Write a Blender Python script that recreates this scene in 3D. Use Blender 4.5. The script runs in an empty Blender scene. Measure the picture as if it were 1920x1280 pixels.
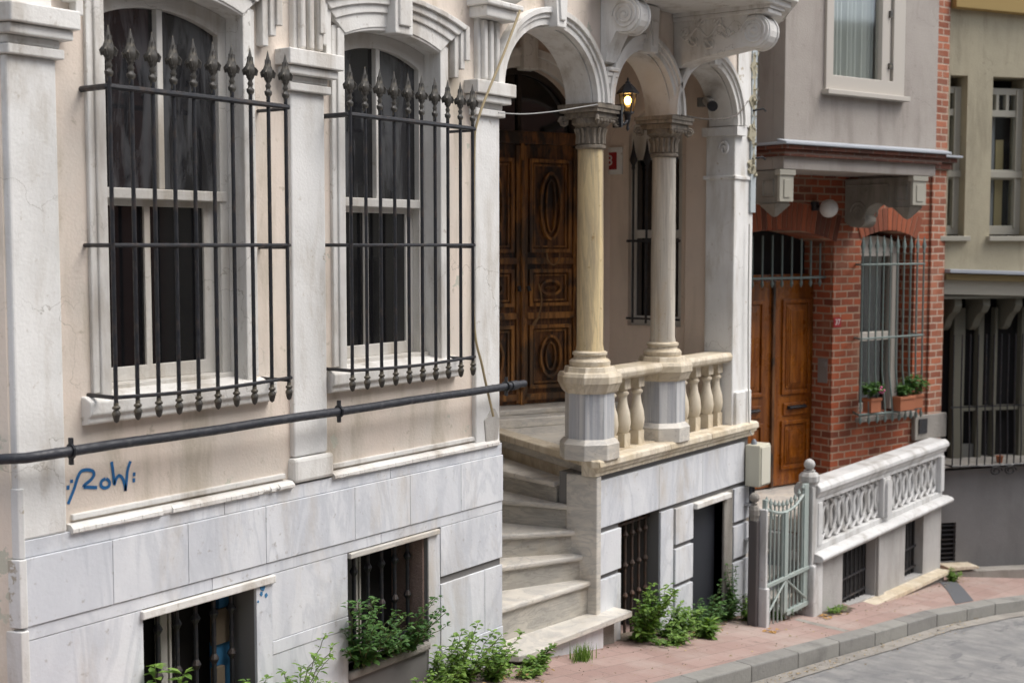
import bpy, bmesh, math, random
from mathutils import Vector, Matrix
from mathutils.geometry import tessellate_polygon
R = math.radians
random.seed(7)
scene = bpy.context.scene
COL = scene.collection

# ------------------------------------------------------------------ camera
FPX = 2500.0; PW, PH = 1920.0, 1280.0
CAM = Vector((0.0, -5.5, 1.7)); YAW = R(35.37935); PITCH = R(4.16379)
AX = Vector((math.cos(YAW)*math.cos(PITCH), math.sin(YAW)*math.cos(PITCH), -math.sin(PITCH)))
RT = Vector((math.sin(YAW), -math.cos(YAW), 0)); UP = RT.cross(AX)
cd = bpy.data.cameras.new("camera"); cam = bpy.data.objects.new("camera", cd); COL.objects.link(cam)
m = Matrix((RT, UP, -AX)).transposed().to_4x4(); m.translation = CAM; cam.matrix_world = m
cd.sensor_width = 36; cd.lens = 36*FPX/PW; cd.clip_end = 500; cd.clip_start = .05
cd.dof.use_dof = True; cd.dof.focus_distance = 8.3; cd.dof.aperture_fstop = 2.2
scene.camera = cam

# ------------------------------------------------------------------ light
SUN_EL, SUN_AZ = R(58), R(-62)     # azimuth measured from +X towards +Y
w = bpy.data.worlds.new("World"); scene.world = w; w.use_nodes = True
nt = w.node_tree; sky = nt.nodes.new("ShaderNodeTexSky"); sky.sky_type = 'NISHITA'; sky.sun_disc = False
sky.sun_elevation = SUN_EL; sky.sun_rotation = R(90) - SUN_AZ; sky.air_density = 1.0; sky.dust_density = 3.0; sky.ozone_density = 1.0
bg = nt.nodes["Background"]; bg.inputs[1].default_value = 0.14
hs = nt.nodes.new("ShaderNodeHueSaturation"); hs.inputs["Saturation"].default_value = .5     # hazy overcast: nearly neutral sky
nt.links.new(sky.outputs[0], hs.inputs["Color"]); nt.links.new(hs.outputs[0], bg.inputs[0])
sd = bpy.data.lights.new("sun", 'SUN'); sd.energy = 1.5; sd.angle = R(42); sd.color = (1, .965, .915)
so = bpy.data.objects.new("sun", sd); COL.objects.link(so)
dirv = Vector((math.cos(SUN_EL)*math.cos(SUN_AZ), math.cos(SUN_EL)*math.sin(SUN_AZ), math.sin(SUN_EL)))
so.rotation_euler = dirv.to_track_quat('Z', 'Y').to_euler(); so.location = dirv*40
scene.view_settings.view_transform = 'Standard'; scene.view_settings.look = 'None'
scene.view_settings.exposure = 0.88; scene.view_settings.gamma = 1.0
scene.cycles.max_bounces = 8; scene.cycles.diffuse_bounces = 4

# ------------------------------------------------------------------ frames and pixels
class Fr:
    def __init__(s, x, y, deg): s.o = Vector((x, y, 0)); s.a = R(deg); s.M = Matrix.Translation(s.o) @ Matrix.Rotation(s.a, 4, 'Z')
    def w(s, x, y, z): return s.M @ Vector((x, y, z))
H1 = Fr(0, 0, 0); H2 = Fr(16.5, -.4, -18); OL = Fr(16.5, -.45, -40); DW = Fr(11.4, 1.4, -25); BL = Fr(12.3, -.45, -1.2)
def px(x, y, fr=H1, off=0.0):
    "the photograph's point on the upright plane of a frame, off metres in front of it"
    d = AX + RT*((x-PW/2)/FPX) + UP*((PH/2-y)/FPX)
    inv = fr.M.inverted(); c = inv @ CAM; dl = inv.to_3x3() @ d
    t = (-off - c.y)/dl.y; p = c + dl*t
    return (p.x, p.z)
GX = [(-60, 5), (-20, 2.0), (0, -.35), (4, -.86), (7.65, -1.31), (11.68, -1.87), (14, -2.13), (17, -2.42), (20, -2.6), (60, -4.2), (200, -5)]
def gz(x, y=0):
    for (a, b), (c, d) in zip(GX, GX[1:]):
        if x <= c: break
    t = min(1, max(0, (x-a)/(c-a)))
    return b + (d-b)*t + .03*max(-6, min(1, y))

# ------------------------------------------------------------------ materials
def M(name, col, rough=.8, **k):
    mt = bpy.data.materials.new(name); mt.use_nodes = True; n = mt.node_tree.nodes; b = n["Principled BSDF"]
    b.inputs["Base Color"].default_value = (*col, 1); b.inputs["Roughness"].default_value = rough
    for kk, v in k.items(): b.inputs[kk].default_value = v
    return mt
class NG:
    def __init__(s, mt): s.mt = mt; s.t = mt.node_tree; s.n = s.t.nodes; s.b = s.n["Principled BSDF"]; s.co = s.n.new("ShaderNodeTexCoord").outputs["Object"]
    def L(s, a, b): s.t.links.new(a, b)
    def map(s, scale=(1, 1, 1), rot=(0, 0, 0), src=None):
        m = s.n.new("ShaderNodeMapping"); m.inputs["Scale"].default_value = scale; m.inputs["Rotation"].default_value = rot
        s.L(src or s.co, m.inputs[0]); return m.outputs[0]
    def noise(s, scale, det=5, rough=.55, dist=0, vec=None):
        x = s.n.new("ShaderNodeTexNoise"); x.inputs["Scale"].default_value = scale; x.inputs["Detail"].default_value = det
        x.inputs["Roughness"].default_value = rough; x.inputs["Distortion"].default_value = dist; s.L(vec or s.co, x.inputs["Vector"]); return x.outputs[0]
    def ramp(s, src, a, b, ca=0, cb=1):
        r = s.n.new("ShaderNodeMapRange"); r.inputs[1].default_value = a; r.inputs[2].default_value = b; r.inputs[3].default_value = ca; r.inputs[4].default_value = cb
        r.interpolation_type = 'SMOOTHSTEP'; s.L(src, r.inputs[0]); return r.outputs[0]
    def mix(s, f, a, b, mode='MIX'):
        x = s.n.new("ShaderNodeMix"); x.data_type = 'RGBA'; x.blend_type = mode
        for i, v in ((0, f), (6, a), (7, b)):
            if isinstance(v, (int, float)): x.inputs[i].default_value = v
            elif isinstance(v, tuple): x.inputs[i].default_value = (*v, 1)
            else: s.L(v, x.inputs[i])
        return x.outputs[2]
    def math(s, op, a, b=0.0):
        x = s.n.new("ShaderNodeMath"); x.operation = op
        for i, v in ((0, a), (1, b)):
            if isinstance(v, (int, float)): x.inputs[i].default_value = v
            else: s.L(v, x.inputs[i])
        return x.outputs[0]
    def color(s, c): s.L(c, s.b.inputs["Base Color"])
    def bump(s, h, st=.3, d=.01):
        x = s.n.new("ShaderNodeBump"); x.inputs["Strength"].default_value = st; x.inputs["Distance"].default_value = d; s.L(h, x.inputs["Height"]); s.L(x.outputs[0], s.b.inputs["Normal"])
    def cracks(s, scale, width, mask_lo=.5, mask_hi=.62):
        v = s.n.new("ShaderNodeTexVoronoi"); v.feature = 'DISTANCE_TO_EDGE'; v.inputs["Scale"].default_value = scale
        nn = s.n.new("ShaderNodeTexNoise"); nn.inputs["Scale"].default_value = 3.5; nn.inputs["Detail"].default_value = 6; s.L(s.co, nn.inputs["Vector"])
        a = s.n.new("ShaderNodeVectorMath"); a.operation = 'MULTIPLY_ADD'; s.L(nn.outputs[1], a.inputs[0]); a.inputs[1].default_value = (.7, .7, .7); s.L(s.co, a.inputs[2])
        s.L(a.outputs[0], v.inputs["Vector"])
        c = s.ramp(v.outputs[0], 0, width, 1, 0); mk = s.ramp(s.noise(.9, 2), mask_lo, mask_hi)
        return s.math('MULTIPLY', c, mk)
def plaster(name, a, b, dirt, amt=.5, chips=None, rough=.85, bump=.35, blotch=1.7):
    g = NG(M(name, a, rough))
    c = g.mix(g.ramp(g.noise(blotch, 6, .6), .35, .68), a, b)
    st = g.noise(2.4, 7, .65, .3, g.map((1.6, 1.6, .35)))
    c = g.mix(g.math('MULTIPLY', g.ramp(st, .46, .72), amt), c, dirt)
    sp = g.noise(16, 5, .6)
    c = g.mix(g.math('MULTIPLY', g.ramp(sp, .62, .74), amt*.8), c, dirt)
    cr = g.cracks(1.1, .006)
    c = g.mix(g.math('MULTIPLY', cr, .5), c, (dirt[0]*.5, dirt[1]*.5, dirt[2]*.5))
    h = g.math('ADD', g.noise(60, 4), g.math('MULTIPLY', g.noise(5, 4), 1.5))
    if chips:
        ch = g.ramp(g.noise(2.3, 8, .62), .635, .65); c = g.mix(ch, c, chips); h = g.math('SUBTRACT', h, g.math('MULTIPLY', ch, .6))
    h = g.math('SUBTRACT', h, g.math('MULTIPLY', cr, .6))
    g.color(c); g.bump(h, bump, .012); return g.mt
def marble(name, a, b, vein, stain, amt=.4, rough=.5, vs=2.2, stretch=(1.2, 1.2, .45), rot=(0, .35, 0)):
    g = NG(M(name, a, rough))
    isl = g.n.new("ShaderNodeNewGeometry").outputs["Random Per Island"]
    off = g.n.new("ShaderNodeVectorMath"); off.operation = 'ADD'; g.L(g.map(stretch, rot), off.inputs[0])
    cmb = g.n.new("ShaderNodeCombineXYZ"); g.L(g.math('MULTIPLY', isl, 37), cmb.inputs[0]); g.L(g.math('MULTIPLY', isl, 11), cmb.inputs[2]); g.L(cmb.outputs[0], off.inputs[1])
    nz = g.noise(vs, 8, .6, 1.2, off.outputs[0])
    c = g.mix(g.ramp(nz, .38, .66), a, b)
    v2 = g.math('ABSOLUTE', g.math('SUBTRACT', g.noise(vs*1.4, 5, .6, 1.5, off.outputs[0]), .5))
    c = g.mix(g.math('MULTIPLY', g.ramp(v2, 0, .06, 1, 0), .45), c, vein)
    c = g.mix(g.math('MULTIPLY', isl, .18), c, (a[0]*.7, a[1]*.7, a[2]*.7))
    c = g.mix(g.math('MULTIPLY', g.ramp(g.noise(1.6, 7, .65, .4, g.map((1.5, 1.5, .5))), .5, .75), amt), c, stain)
    c = g.mix(g.math('MULTIPLY', g.ramp(g.noise(22, 5, .6), .62, .75), amt*.8), c, (stain[0]*.5, stain[1]*.5, stain[2]*.5))
    g.color(c); g.bump(g.math('ADD', g.noise(40, 4), g.math('MULTIPLY', g.noise(6, 4), 1.4)), .22, .008); return g.mt
def metal(name, a, rust, rough=.5, amt=.5):
    g = NG(M(name, a, rough, Metallic=0.0))
    c = g.mix(g.math('MULTIPLY', g.ramp(g.noise(14, 6, .65), .5, .7), amt), a, rust); g.color(c)
    g.L(g.ramp(g.noise(30, 3), .3, .7, rough-.12, rough+.2), g.b.inputs["Roughness"]); g.bump(g.noise(90, 4), .3, .003); return g.mt
def wood(name, a, b, worn, amt=.5, rough=.5, fine=1.0):
    g = NG(M(name, a, rough))
    gr = g.noise(9*fine, 7, .65, .5, g.map((3, 3, .22)))
    c = g.mix(g.ramp(gr, .35, .65), a, b)
    c = g.mix(g.math('MULTIPLY', g.ramp(g.noise(3.2, 7, .68, .3, g.map((1.3, 1.3, .55))), .46, .6), amt), c, worn)
    g.color(c); g.bump(gr, .3, .004); g.L(g.ramp(g.noise(5, 4), .3, .7, rough-.1, rough+.2), g.b.inputs["Roughness"]); return g.mt
def brick(name, a, b, mortar, bw=.215, bh=.084, ms=.011, amt=.6):
    g = NG(M(name, a, .85))
    s = g.n.new("ShaderNodeSeparateXYZ"); g.L(g.co, s.inputs[0])
    cb = g.n.new("ShaderNodeCombineXYZ"); g.L(g.math('ADD', s.outputs[0], s.outputs[1]), cb.inputs[0]); g.L(s.outputs[2], cb.inputs[1])
    wob = g.n.new("ShaderNodeVectorMath"); wob.operation = 'MULTIPLY_ADD'
    nn = g.n.new("ShaderNodeTexNoise"); nn.inputs["Scale"].default_value = 7; g.L(g.co, nn.inputs["Vector"]); g.L(nn.outputs[1], wob.inputs[0]); wob.inputs[1].default_value = (.016, .016, 0); g.L(cb.outputs[0], wob.inputs[2])
    t = g.n.new("ShaderNodeTexBrick"); g.L(wob.outputs[0], t.inputs["Vector"]); t.inputs["Scale"].default_value = 1
    t.inputs["Brick Width"].default_value = bw; t.inputs["Row Height"].default_value = bh; t.inputs["Mortar Size"].default_value = ms; t.inputs["Mortar Smooth"].default_value = .35
    t.inputs["Color1"].default_value = (*a, 1); t.inputs["Color2"].default_value = (*b, 1); t.inputs["Mortar"].default_value = (*mortar, 1); t.inputs["Bias"].default_value = 0
    c = g.mix(g.math('MULTIPLY', g.ramp(g.noise(1.6, 6, .65), .45, .75), amt*.6), t.outputs[0], (mortar[0]*.9, mortar[1]*.8, mortar[2]*.75))
    c = g.mix(g.math('MULTIPLY', g.ramp(g.noise(11, 6, .7), .5, .75), amt*.7), c, (a[0]*.35, a[1]*.35, a[2]*.4))
    g.color(c); g.bump(g.math('ADD', g.math('MULTIPLY', t.outputs[1], -1), g.math('MULTIPLY', g.noise(45, 4), .5)), .7, .01); return g.mt
def leafmat(name, a, b):
    g = NG(M(name, a, .55)); isl = g.n.new("ShaderNodeNewGeometry").outputs["Random Per Island"]
    g.color(g.mix(isl, a, b)); g.b.inputs["Subsurface Weight"].default_value = 0
    tr = g.n.new("ShaderNodeBsdfTranslucent"); tr.inputs[0].default_value = (b[0]*1.1, b[1]*1.2, b[2]*.6, 1)
    mx = g.n.new("ShaderNodeMixShader"); mx.inputs[0].default_value = .25; out = g.n["Material Output"]
    g.L(g.b.outputs[0], mx.inputs[1]); g.L(tr.outputs[0], mx.inputs[2]); g.L(mx.outputs[0], out.inputs[0]); return g.mt
def glass(name, tint=(.9, .95, .93), refl=.12):
    mt = bpy.data.materials.new(name); mt.use_nodes = True; n = mt.node_tree.nodes; L = mt.node_tree.links
    n.remove(n["Principled BSDF"]); t = n.new("ShaderNodeBsdfTransparent"); t.inputs[0].default_value = (*tint, 1)
    gl = n.new("ShaderNodeBsdfGlossy"); gl.inputs["Roughness"].default_value = .06; gl.inputs[0].default_value = (.8, .85, .9, 1)
    lw = n.new("ShaderNodeLayerWeight"); lw.inputs[0].default_value = .5; pw = n.new("ShaderNodeMath"); pw.operation = "POWER"; pw.inputs[1].default_value = 3; L.new(lw.outputs[1], pw.inputs[0]); f = n.new("ShaderNodeMath"); f.operation = "MULTIPLY_ADD"; f.inputs[1].default_value = .5; f.inputs[2].default_value = .05; L.new(pw.outputs[0], f.inputs[0]); mx = n.new("ShaderNodeMixShader")
    L.new(f.outputs[0], mx.inputs[0]); L.new(t.outputs[0], mx.inputs[1]); L.new(gl.outputs[0], mx.inputs[2]); L.new(mx.outputs[0], n["Material Output"].inputs[0]); return mt
WHITE = plaster("aged_white_paint", (.74, .735, .715), (.64, .635, .615), (.38, .33, .26), .75, (.46, .41, .33), bump=.2)
TRIM = plaster("cream_white_trim", (.74, .73, .70), (.63, .61, .575), (.30, .25, .19), .65, None, bump=.2)
PINK = plaster("peach_stucco", (.71, .615, .53), (.64, .58, .51), (.43, .375, .29), .85, (.50, .49, .41), bump=.2)
PINKD = plaster("porch_stucco", (.68, .565, .475), (.62, .52, .44), (.38, .32, .25), .4, None, bump=.2)
MARB = marble("grey_white_marble", (.70, .715, .74), (.57, .59, .63), (.45, .475, .52), (.46, .39, .30), .6, .5, 1.5, (1.1, 1.1, .35), (0, .15, 0))
MARBJ = M("dark_joint", (.16, .155, .15), .9)
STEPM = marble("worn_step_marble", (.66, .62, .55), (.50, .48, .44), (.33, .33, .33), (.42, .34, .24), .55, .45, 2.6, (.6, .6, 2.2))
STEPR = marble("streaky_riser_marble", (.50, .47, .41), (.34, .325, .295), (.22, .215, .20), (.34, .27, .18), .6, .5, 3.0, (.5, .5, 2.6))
YELM = marble("yellowed_marble", (.68, .61, .49), (.55, .46, .32), (.36, .29, .2), (.30, .22, .14), .5, .5, 2.0)
COLM = marble("column_marble", (.74, .59, .33), (.36, .29, .20), (.28, .23, .17), (.60, .36, .12), .9, .45, 2.3, (2.2, 2.2, .2), (0, 0, 0))
COLM2 = marble("grey_column_marble", (.60, .55, .46), (.34, .31, .27), (.26, .24, .21), (.42, .29, .15), .8, .45, 2.2, (3, 3, .15), (0, 0, 0))
PEDM = marble("striped_marble", (.62, .62, .61), (.36, .38, .42), (.28, .29, .33), (.45, .40, .31), .3, .45, 3.4, (3.5, 3.5, .06), (0, 0, 0))
CAPM = marble("blackened_capital_stone", (.27, .23, .18), (.15, .125, .095), (.06, .05, .045), (.07, .06, .045), .8, .7, 5)
PAINT = plaster("chipped_sash_paint", (.62, .60, .56), (.55, .53, .49), (.32, .26, .18), .6, None, .6, .25)
IRON = metal("dark_iron", (.013, .014, .018), (.060, .040, .028), .42, .6)
FINI = metal("bronze_iron", (.040, .036, .030), (.17, .145, .10), .45, .9)
PIPE = metal("black_pipe", (.020, .022, .029), (.07, .07, .075), .5, .5)
DGLASS = M("dark_window_glass", (.006, .006, .007), .06)
DGLASS.node_tree.nodes["Principled BSDF"].inputs["Specular IOR Level"].default_value = .95
GREYGL = NG(M("painted_reflection_glass", (.03, .03, .034), .06, **{"Specular IOR Level": .95}))
GREYGL.color(GREYGL.mix(GREYGL.ramp(GREYGL.noise(3.0, 4, .6, .6, GREYGL.map((2.6, 1, .55))), .42, .62), (.014, .014, .016), (.075, .077, .082))); GREYGL = GREYGL.mt  # pale vertical streaks painted into the colour, imitating reflections and dim curtains
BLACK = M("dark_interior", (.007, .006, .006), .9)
GLASS = glass("clear_glass", (.93, .94, .93))
DOOR1 = wood("worn_dark_door", (.215, .088, .026), (.055, .024, .010), (.016, .013, .011), .95, .5)
DOOR1B = wood("door_moulding_wood", (.34, .150, .036), (.10, .040, .013), (.035, .028, .022), .8, .5)
DOOR2 = wood("varnished_door", (.30, .095, .010), (.16, .042, .005), (.07, .020, .004), .45, .32, .8)
BRICK = brick("red_brick", (.35, .078, .026), (.15, .036, .016), (.34, .23, .16), amt=.8)
BRICK2 = brick("pale_red_brick", (.40, .13, .065), (.22, .068, .036), (.46, .35, .27))
BRICKD = brick("dark_brown_brick", (.15, .045, .024), (.075, .028, .018), (.16, .11, .085), amt=.6)  # dark brown brick for the bay band and pier cornice
VOUS = NG(M("arch_brick", (.24, .06, .028), .85))
VOUS.color(VOUS.mix(VOUS.n.new("ShaderNodeNewGeometry").outputs["Random Per Island"], (.34, .085, .032), (.10, .03, .016))); VOUS.bump(VOUS.noise(40), .5, .01); VOUS = VOUS.mt
MORT = M("mortar", (.28, .20, .155), .9)
BAY = plaster("mauve_grey_render", (.36, .325, .29), (.32, .285, .255), (.22, .19, .165), .6, None, bump=.3)
BAYT = M("grey_cream_trim", (.46, .425, .375), .6)
BAYC = plaster("grimy_console_stone", (.27, .25, .215), (.20, .185, .155), (.09, .08, .06), .7, None, bump=.3)
SHEET = M("lead_flashing", (.36, .385, .42), .5)
OLIVE = plaster("olive_render", (.42, .375, .265), (.37, .33, .235), (.20, .175, .12), .6, None, bump=.3)
OLT = M("olive_white_trim", (.36, .34, .28), .6)
GREYW = plaster("dark_grey_render", (.165, .162, .162), (.145, .142, .142), (.10, .098, .095), .35, None, bump=.3)
CONC = plaster("concrete", (.30, .28, .25), (.23, .215, .195), (.13, .12, .10), .6, None, bump=.5)
GREEN = metal("dull_green_paint", (.12, .155, .145), (.20, .215, .19), .5, .5)
GATEG = metal("pale_gate_green", (.30, .35, .33), (.38, .40, .37), .5, .4)
BALP = plaster("balustrade_paint", (.60, .60, .595), (.50, .50, .495), (.28, .26, .235), .8, None, .6, .3)
TERR = M("terracotta", (.32, .11, .05), .8)
LEAF = leafmat("weed_leaf", (.055, .13, .022), (.22, .35, .07)); LEAF2 = leafmat("dark_weed_leaf", (.04, .11, .03), (.10, .20, .05))
DEADL = M("withered_leaf", (.26, .17, .07), .85)
STEM = M("stem", (.10, .12, .04), .7)

# ------------------------------------------------------------------ mesh builder
class MB:
    def __init__(s): s.v = []; s.f = []
    def add(s, vs, fs):
        n = len(s.v); s.v += [tuple(v) for v in vs]; s.f += [tuple(i+n for i in f) for f in fs]; return s
    def box(s, x0, x1, y0, y1, z0, z1):
        return s.add([(x, y, z) for z in (z0, z1) for x, y in ((x0, y0), (x1, y0), (x1, y1), (x0, y1))],
                     [(0, 3, 2, 1), (4, 5, 6, 7), (0, 1, 5, 4), (1, 2, 6, 5), (2, 3, 7, 6), (3, 0, 4, 7)])
    def vprism(s, poly, z0, z1):
        n = len(poly); zz = lambda z, i: z[i] if isinstance(z, (list, tuple)) else z
        return s.add([(x, y, zz(z0, i)) for i, (x, y) in enumerate(poly)] + [(x, y, zz(z1, i)) for i, (x, y) in enumerate(poly)],
                     [tuple(reversed(range(n))), tuple(range(n, 2*n))] + [(i, (i+1) % n, n+(i+1) % n, n+i) for i in range(n)])
    def plate(s, outer, holes, y0, y1):
        "outline with holes in the (x, z) plane, from y0 (front) to y1"
        loops = [outer] + list(holes or [])
        flat = [p for l in loops for p in l]
        tris = tessellate_polygon([[Vector((p[0], p[1], 0)) for p in l] for l in loops])
        N = len(flat); vs = [(p[0], y0, p[1]) for p in flat] + [(p[0], y1, p[1]) for p in flat]; fs = []
        for t in tris:
            a, b, c = [Vector(flat[i]) for i in t]
            if (b-a).cross(c-a) < 0: t = (t[0], t[2], t[1])
            fs.append(tuple(t)); fs.append(tuple(N+i for i in reversed(t)))
        k = 0
        for li, l in enumerate(loops):
            ar = sum(l[i][0]*l[(i+1) % len(l)][1]-l[(i+1) % len(l)][0]*l[i][1] for i in range(len(l)))
            ccw = (ar > 0) == (li == 0)
            for i in range(len(l)):
                a, b = k+i, k+(i+1) % len(l)
                fs.append((b, a, a+N, b+N) if ccw else (a, b, b+N, a+N))
            k += len(l)
        return s.add(vs, fs)
    def ring(s, outer, inner, y0, y1, closed=False):
        "band between two polylines of equal length in (x, z)"
        n = len(outer); vs = [(x, y, z) for y in (y0, y1) for l in (outer, inner) for x, z in l]; fs = []
        q = lambda k, i: k*n+i
        for i in range(n if closed else n-1):
            j = (i+1) % n
            fs += [(q(0, i), q(0, j), q(1, j), q(1, i)), (q(2, i), q(3, i), q(3, j), q(2, j)), (q(0, i), q(2, i), q(2, j), q(0, j)), (q(1, i), q(1, j), q(3, j), q(3, i))]
        if not closed: fs += [(q(0, 0), q(1, 0), q(3, 0), q(2, 0)), (q(0, n-1), q(2, n-1), q(3, n-1), q(1, n-1))]
        return s.add(vs, fs)
    def lathe(s, cx, cy, prof, n=20, sx=1, sy=1, oct_=False, cap=True):
        vs = []; fs = []; ph = math.pi/n if oct_ else 0
        for r, z in prof:
            for i in range(n): a = 2*math.pi*i/n+ph; vs.append((cx+r*sx*math.cos(a), cy+r*sy*math.sin(a), z))
        for k in range(len(prof)-1):
            for i in range(n): j = (i+1) % n; fs.append((k*n+i, k*n+j, (k+1)*n+j, (k+1)*n+i))
        if cap: fs += [tuple(reversed(range(n))), tuple(range((len(prof)-1)*n, len(prof)*n))]
        return s.add(vs, fs)
    def tube(s, pts, r, n=8, r2=None):
        P = [Vector(p) for p in pts]; vs = []; fs = []; u = None
        for i, p in enumerate(P):
            t = ((P[i+1]-p).normalized() if i < len(P)-1 else Vector()) + ((p-P[i-1]).normalized() if i else Vector()); t.normalize()
            if u is None: u = t.orthogonal().normalized()
            u = (u-t*u.dot(t)).normalized(); v = t.cross(u); rr = r if r2 is None else r+(r2-r)*i/(len(P)-1)
            for k in range(n): a = 2*math.pi*k/n; vs.append(p+u*rr*math.cos(a)+v*rr*math.sin(a))
        for i in range(len(P)-1):
            for k in range(n): j = (k+1) % n; fs.append((i*n+k, i*n+j, (i+1)*n+j, (i+1)*n+k))
        fs += [tuple(reversed(range(n))), tuple(range((len(P)-1)*n, len(P)*n))]
        return s.add(vs, fs)
    def sphere(s, c, r, n=14, sz=1):
        pr = [(max(1e-4, r*math.sin(math.pi*i/n)), c[2]-r*sz*math.cos(math.pi*i/n)) for i in range(n+1)]
        return s.lathe(c[0], c[1], pr, n)
    def xprism(s, poly, x0, x1):
        "outline in the (y, z) plane pushed along x"
        n = len(poly); flat = poly; tr = tessellate_polygon([[Vector((p[0], p[1], 0)) for p in poly]])
        vs = [(x0, p[0], p[1]) for p in flat]+[(x1, p[0], p[1]) for p in flat]; fs = []
        for t in tr: fs += [tuple(t), tuple(n+i for i in reversed(t))]
        fs += [(i, (i+1) % n, n+(i+1) % n, n+i) for i in range(n)]
        return s.add(vs, fs)
    def mesh(s, name, off=(0, 0, 0), smooth=False, fix=True):
        me = bpy.data.meshes.new(name); me.from_pydata([(x-off[0], y-off[1], z-off[2]) for x, y, z in s.v], [], s.f); 
        if fix:
            bm = bmesh.new(); bm.from_mesh(me); bmesh.ops.recalc_face_normals(bm, faces=bm.faces); bm.to_mesh(me); bm.free()
        if smooth: me.shade_smooth(); me.set_sharp_from_angle(angle=R(38))
        me.update(); return me
def mesh_obj(name, mb, mat, off=(0, 0, 0), smooth=False, bevel=0, fix=True):
    me = mb if isinstance(mb, bpy.types.Mesh) else mb.mesh(name, off, smooth, fix)
    if not me.materials: me.materials.append(mat)
    o = bpy.data.objects.new(name, me); COL.objects.link(o)
    if bevel:
        b = o.modifiers.new("bevel", 'BEVEL'); b.width = bevel; b.segments = 2; b.limit_method = 'ANGLE'; b.angle_limit = R(40); b.harden_normals = False
    return o
def tag(o, label=None, cat=None, group=None, kind=None):
    if label: o['label'] = label
    if cat: o['category'] = cat
    if group: o['group'] = group
    if kind: o['kind'] = kind
    return o
def thing(name, label, cat, fr, base, group=None):
    e = bpy.data.objects.new(name, None); COL.objects.link(e); e.empty_display_size = .2
    e.location = fr.w(*base); e.rotation_euler = (0, 0, fr.a); e['_b'] = base; tag(e, label, cat, group); THINGS.append(e); return e
THINGS = []
def part(par, name, mb, mat, label=None, bevel=0, smooth=False, loc=None):
    o = mesh_obj(name, mb, mat, (0, 0, 0), smooth, bevel); o.parent = par
    b = Vector(par['_b']) if '_b' in par else Vector((0, 0, 0))
    o.location = (Vector(loc) if loc else Vector((0, 0, 0))) - b
    if label: o['label'] = label
    return o
def solo(name, mb, mat, fr, base, label, cat, group=None, bevel=0, smooth=False):
    o = mesh_obj(name, mb, mat, base, smooth, bevel); o.location = fr.w(*base); o.rotation_euler = (0, 0, fr.a); return tag(o, label, cat, group)
def struct(name, mb, mat, kind='structure', smooth=False, bevel=0):
    o = mesh_obj(name, mb, mat, (0, 0, 0), smooth, bevel); o['kind'] = kind; return o
def arc(xc, half, zs, rise, n=20, down=None):
    "points left to right over an arch; rise measured above zs"
    p = [(xc-half*math.cos(math.pi*i/n), zs+rise*math.sin(math.pi*i/n)) for i in range(n+1)]
    if down is not None: p = [(xc-half, down)]+p+[(xc+half, down)]
    return p
def seg(xc, half, zs, rise, n=12, down=None):
    "flat segmental arch"
    r = (half*half+rise*rise)/(2*rise); cz = zs+rise-r; a = math.asin(half/r)
    p = [(xc+r*math.sin(-a+2*a*i/n), cz+r*math.cos(-a+2*a*i/n)) for i in range(n+1)]
    if down is not None: p = [(xc-half, down)]+p+[(xc+half, down)]
    return p
def rect(x0, x1, z0, z1): return [(x0, z0), (x1, z0), (x1, z1), (x0, z1)]
# ================================================================== HOUSE ONE (marble base, porch with columns)
TOP = 7.2
h1 = thing("stone_house", "old peach and white stone house with arched marble porch and two tall barred windows", "house", H1, (7.6, .3, -1.3))
WN = [(4.73, .46), (6.47, .46)]          # window centre, half width
def win_hole(xc, hw): hw += .03; return [(xc-hw, .90), (xc+hw, .90)] + list(reversed(seg(xc, hw, 2.975, .075)))
BWN = [(4.43, 5.22, -.20, -2.2), (5.99, 6.78, -.20, -.93)]
wall = MB().plate([(3.74, .27), (7.6, .27), (7.6, TOP), (3.74, TOP)], [win_hole(*q) for q in WN], .03, .40)
wall.box(7.34, 7.6, .40, 3.4, -.02, TOP)                                        # porch side wall
part(h1, "wall", wall, PINK)
upper = MB().plate([(7.6, 2.79)] + arc(8.235, .625, 2.79, .51, 24)[0:] + arc(9.60, .51, 2.79, .49, 24) + arc(10.74, .565, 2.79, .51, 24) + [(11.69, 2.79), (11.69, TOP), (7.6, TOP)], [], .005, .25)
part(h1, "arcade_wall", upper, PINK)
# side and back so the house is a body
part(h1, "rear_wall", MB().vprism([(3.74, .03), (3.74-.28*9, .03+.96*9), (1.6, 10), (1.3, 10), (3.40, .40), (3.70, .03)], -2.5, TOP).box(11.55, 11.69, .25, 9, -3, TOP).box(1.4, 11.6, 9.8, 10, -3, TOP), PINK)
part(h1, "roof", MB().vprism([(3.6, -.25), (11.8, -.25), (11.8, 10.2), (1.0, 10.2)], TOP, TOP+.25), CONC)
# marble base left
bl = MB()
def base_slabs(mb, xs, z0, z1, y0, y1, gap=.0028):
    for a, b in zip(xs, xs[1:]): mb.box(a+gap/2, b-gap/2, y0, y1, z0+gap/2, z1-gap/2)
base_slabs(bl, [3.74, 4.24, 4.73, 5.30, 6.05, 6.58, 7.12, 7.61], -.115, .215, -.02, .10)
base_slabs(bl, [3.74, 4.9, 6.3, 7.61], -.185, -.115, -.012, .10, .003)
base_slabs(bl, [3.74, 5.0, 6.4, 7.61], .215, .30, -.008, .06, .003)
base_slabs(bl, [3.745, 4.43], -1.4, -.185, -.01, .10)
base_slabs(bl, [5.22, 5.345], -1.6, -.2, -.016, .10)
base_slabs(bl, [5.345, 5.99], -.58, -.185, -.01, .10); base_slabs(bl, [5.345, 5.99], -.66, -.58, -.014, .10); base_slabs(bl, [5.345, 5.99], -1.6, -.66, -.01, .10)
base_slabs(bl, [6.78, 6.905], -1.6, -.2, -.006, .10)
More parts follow.
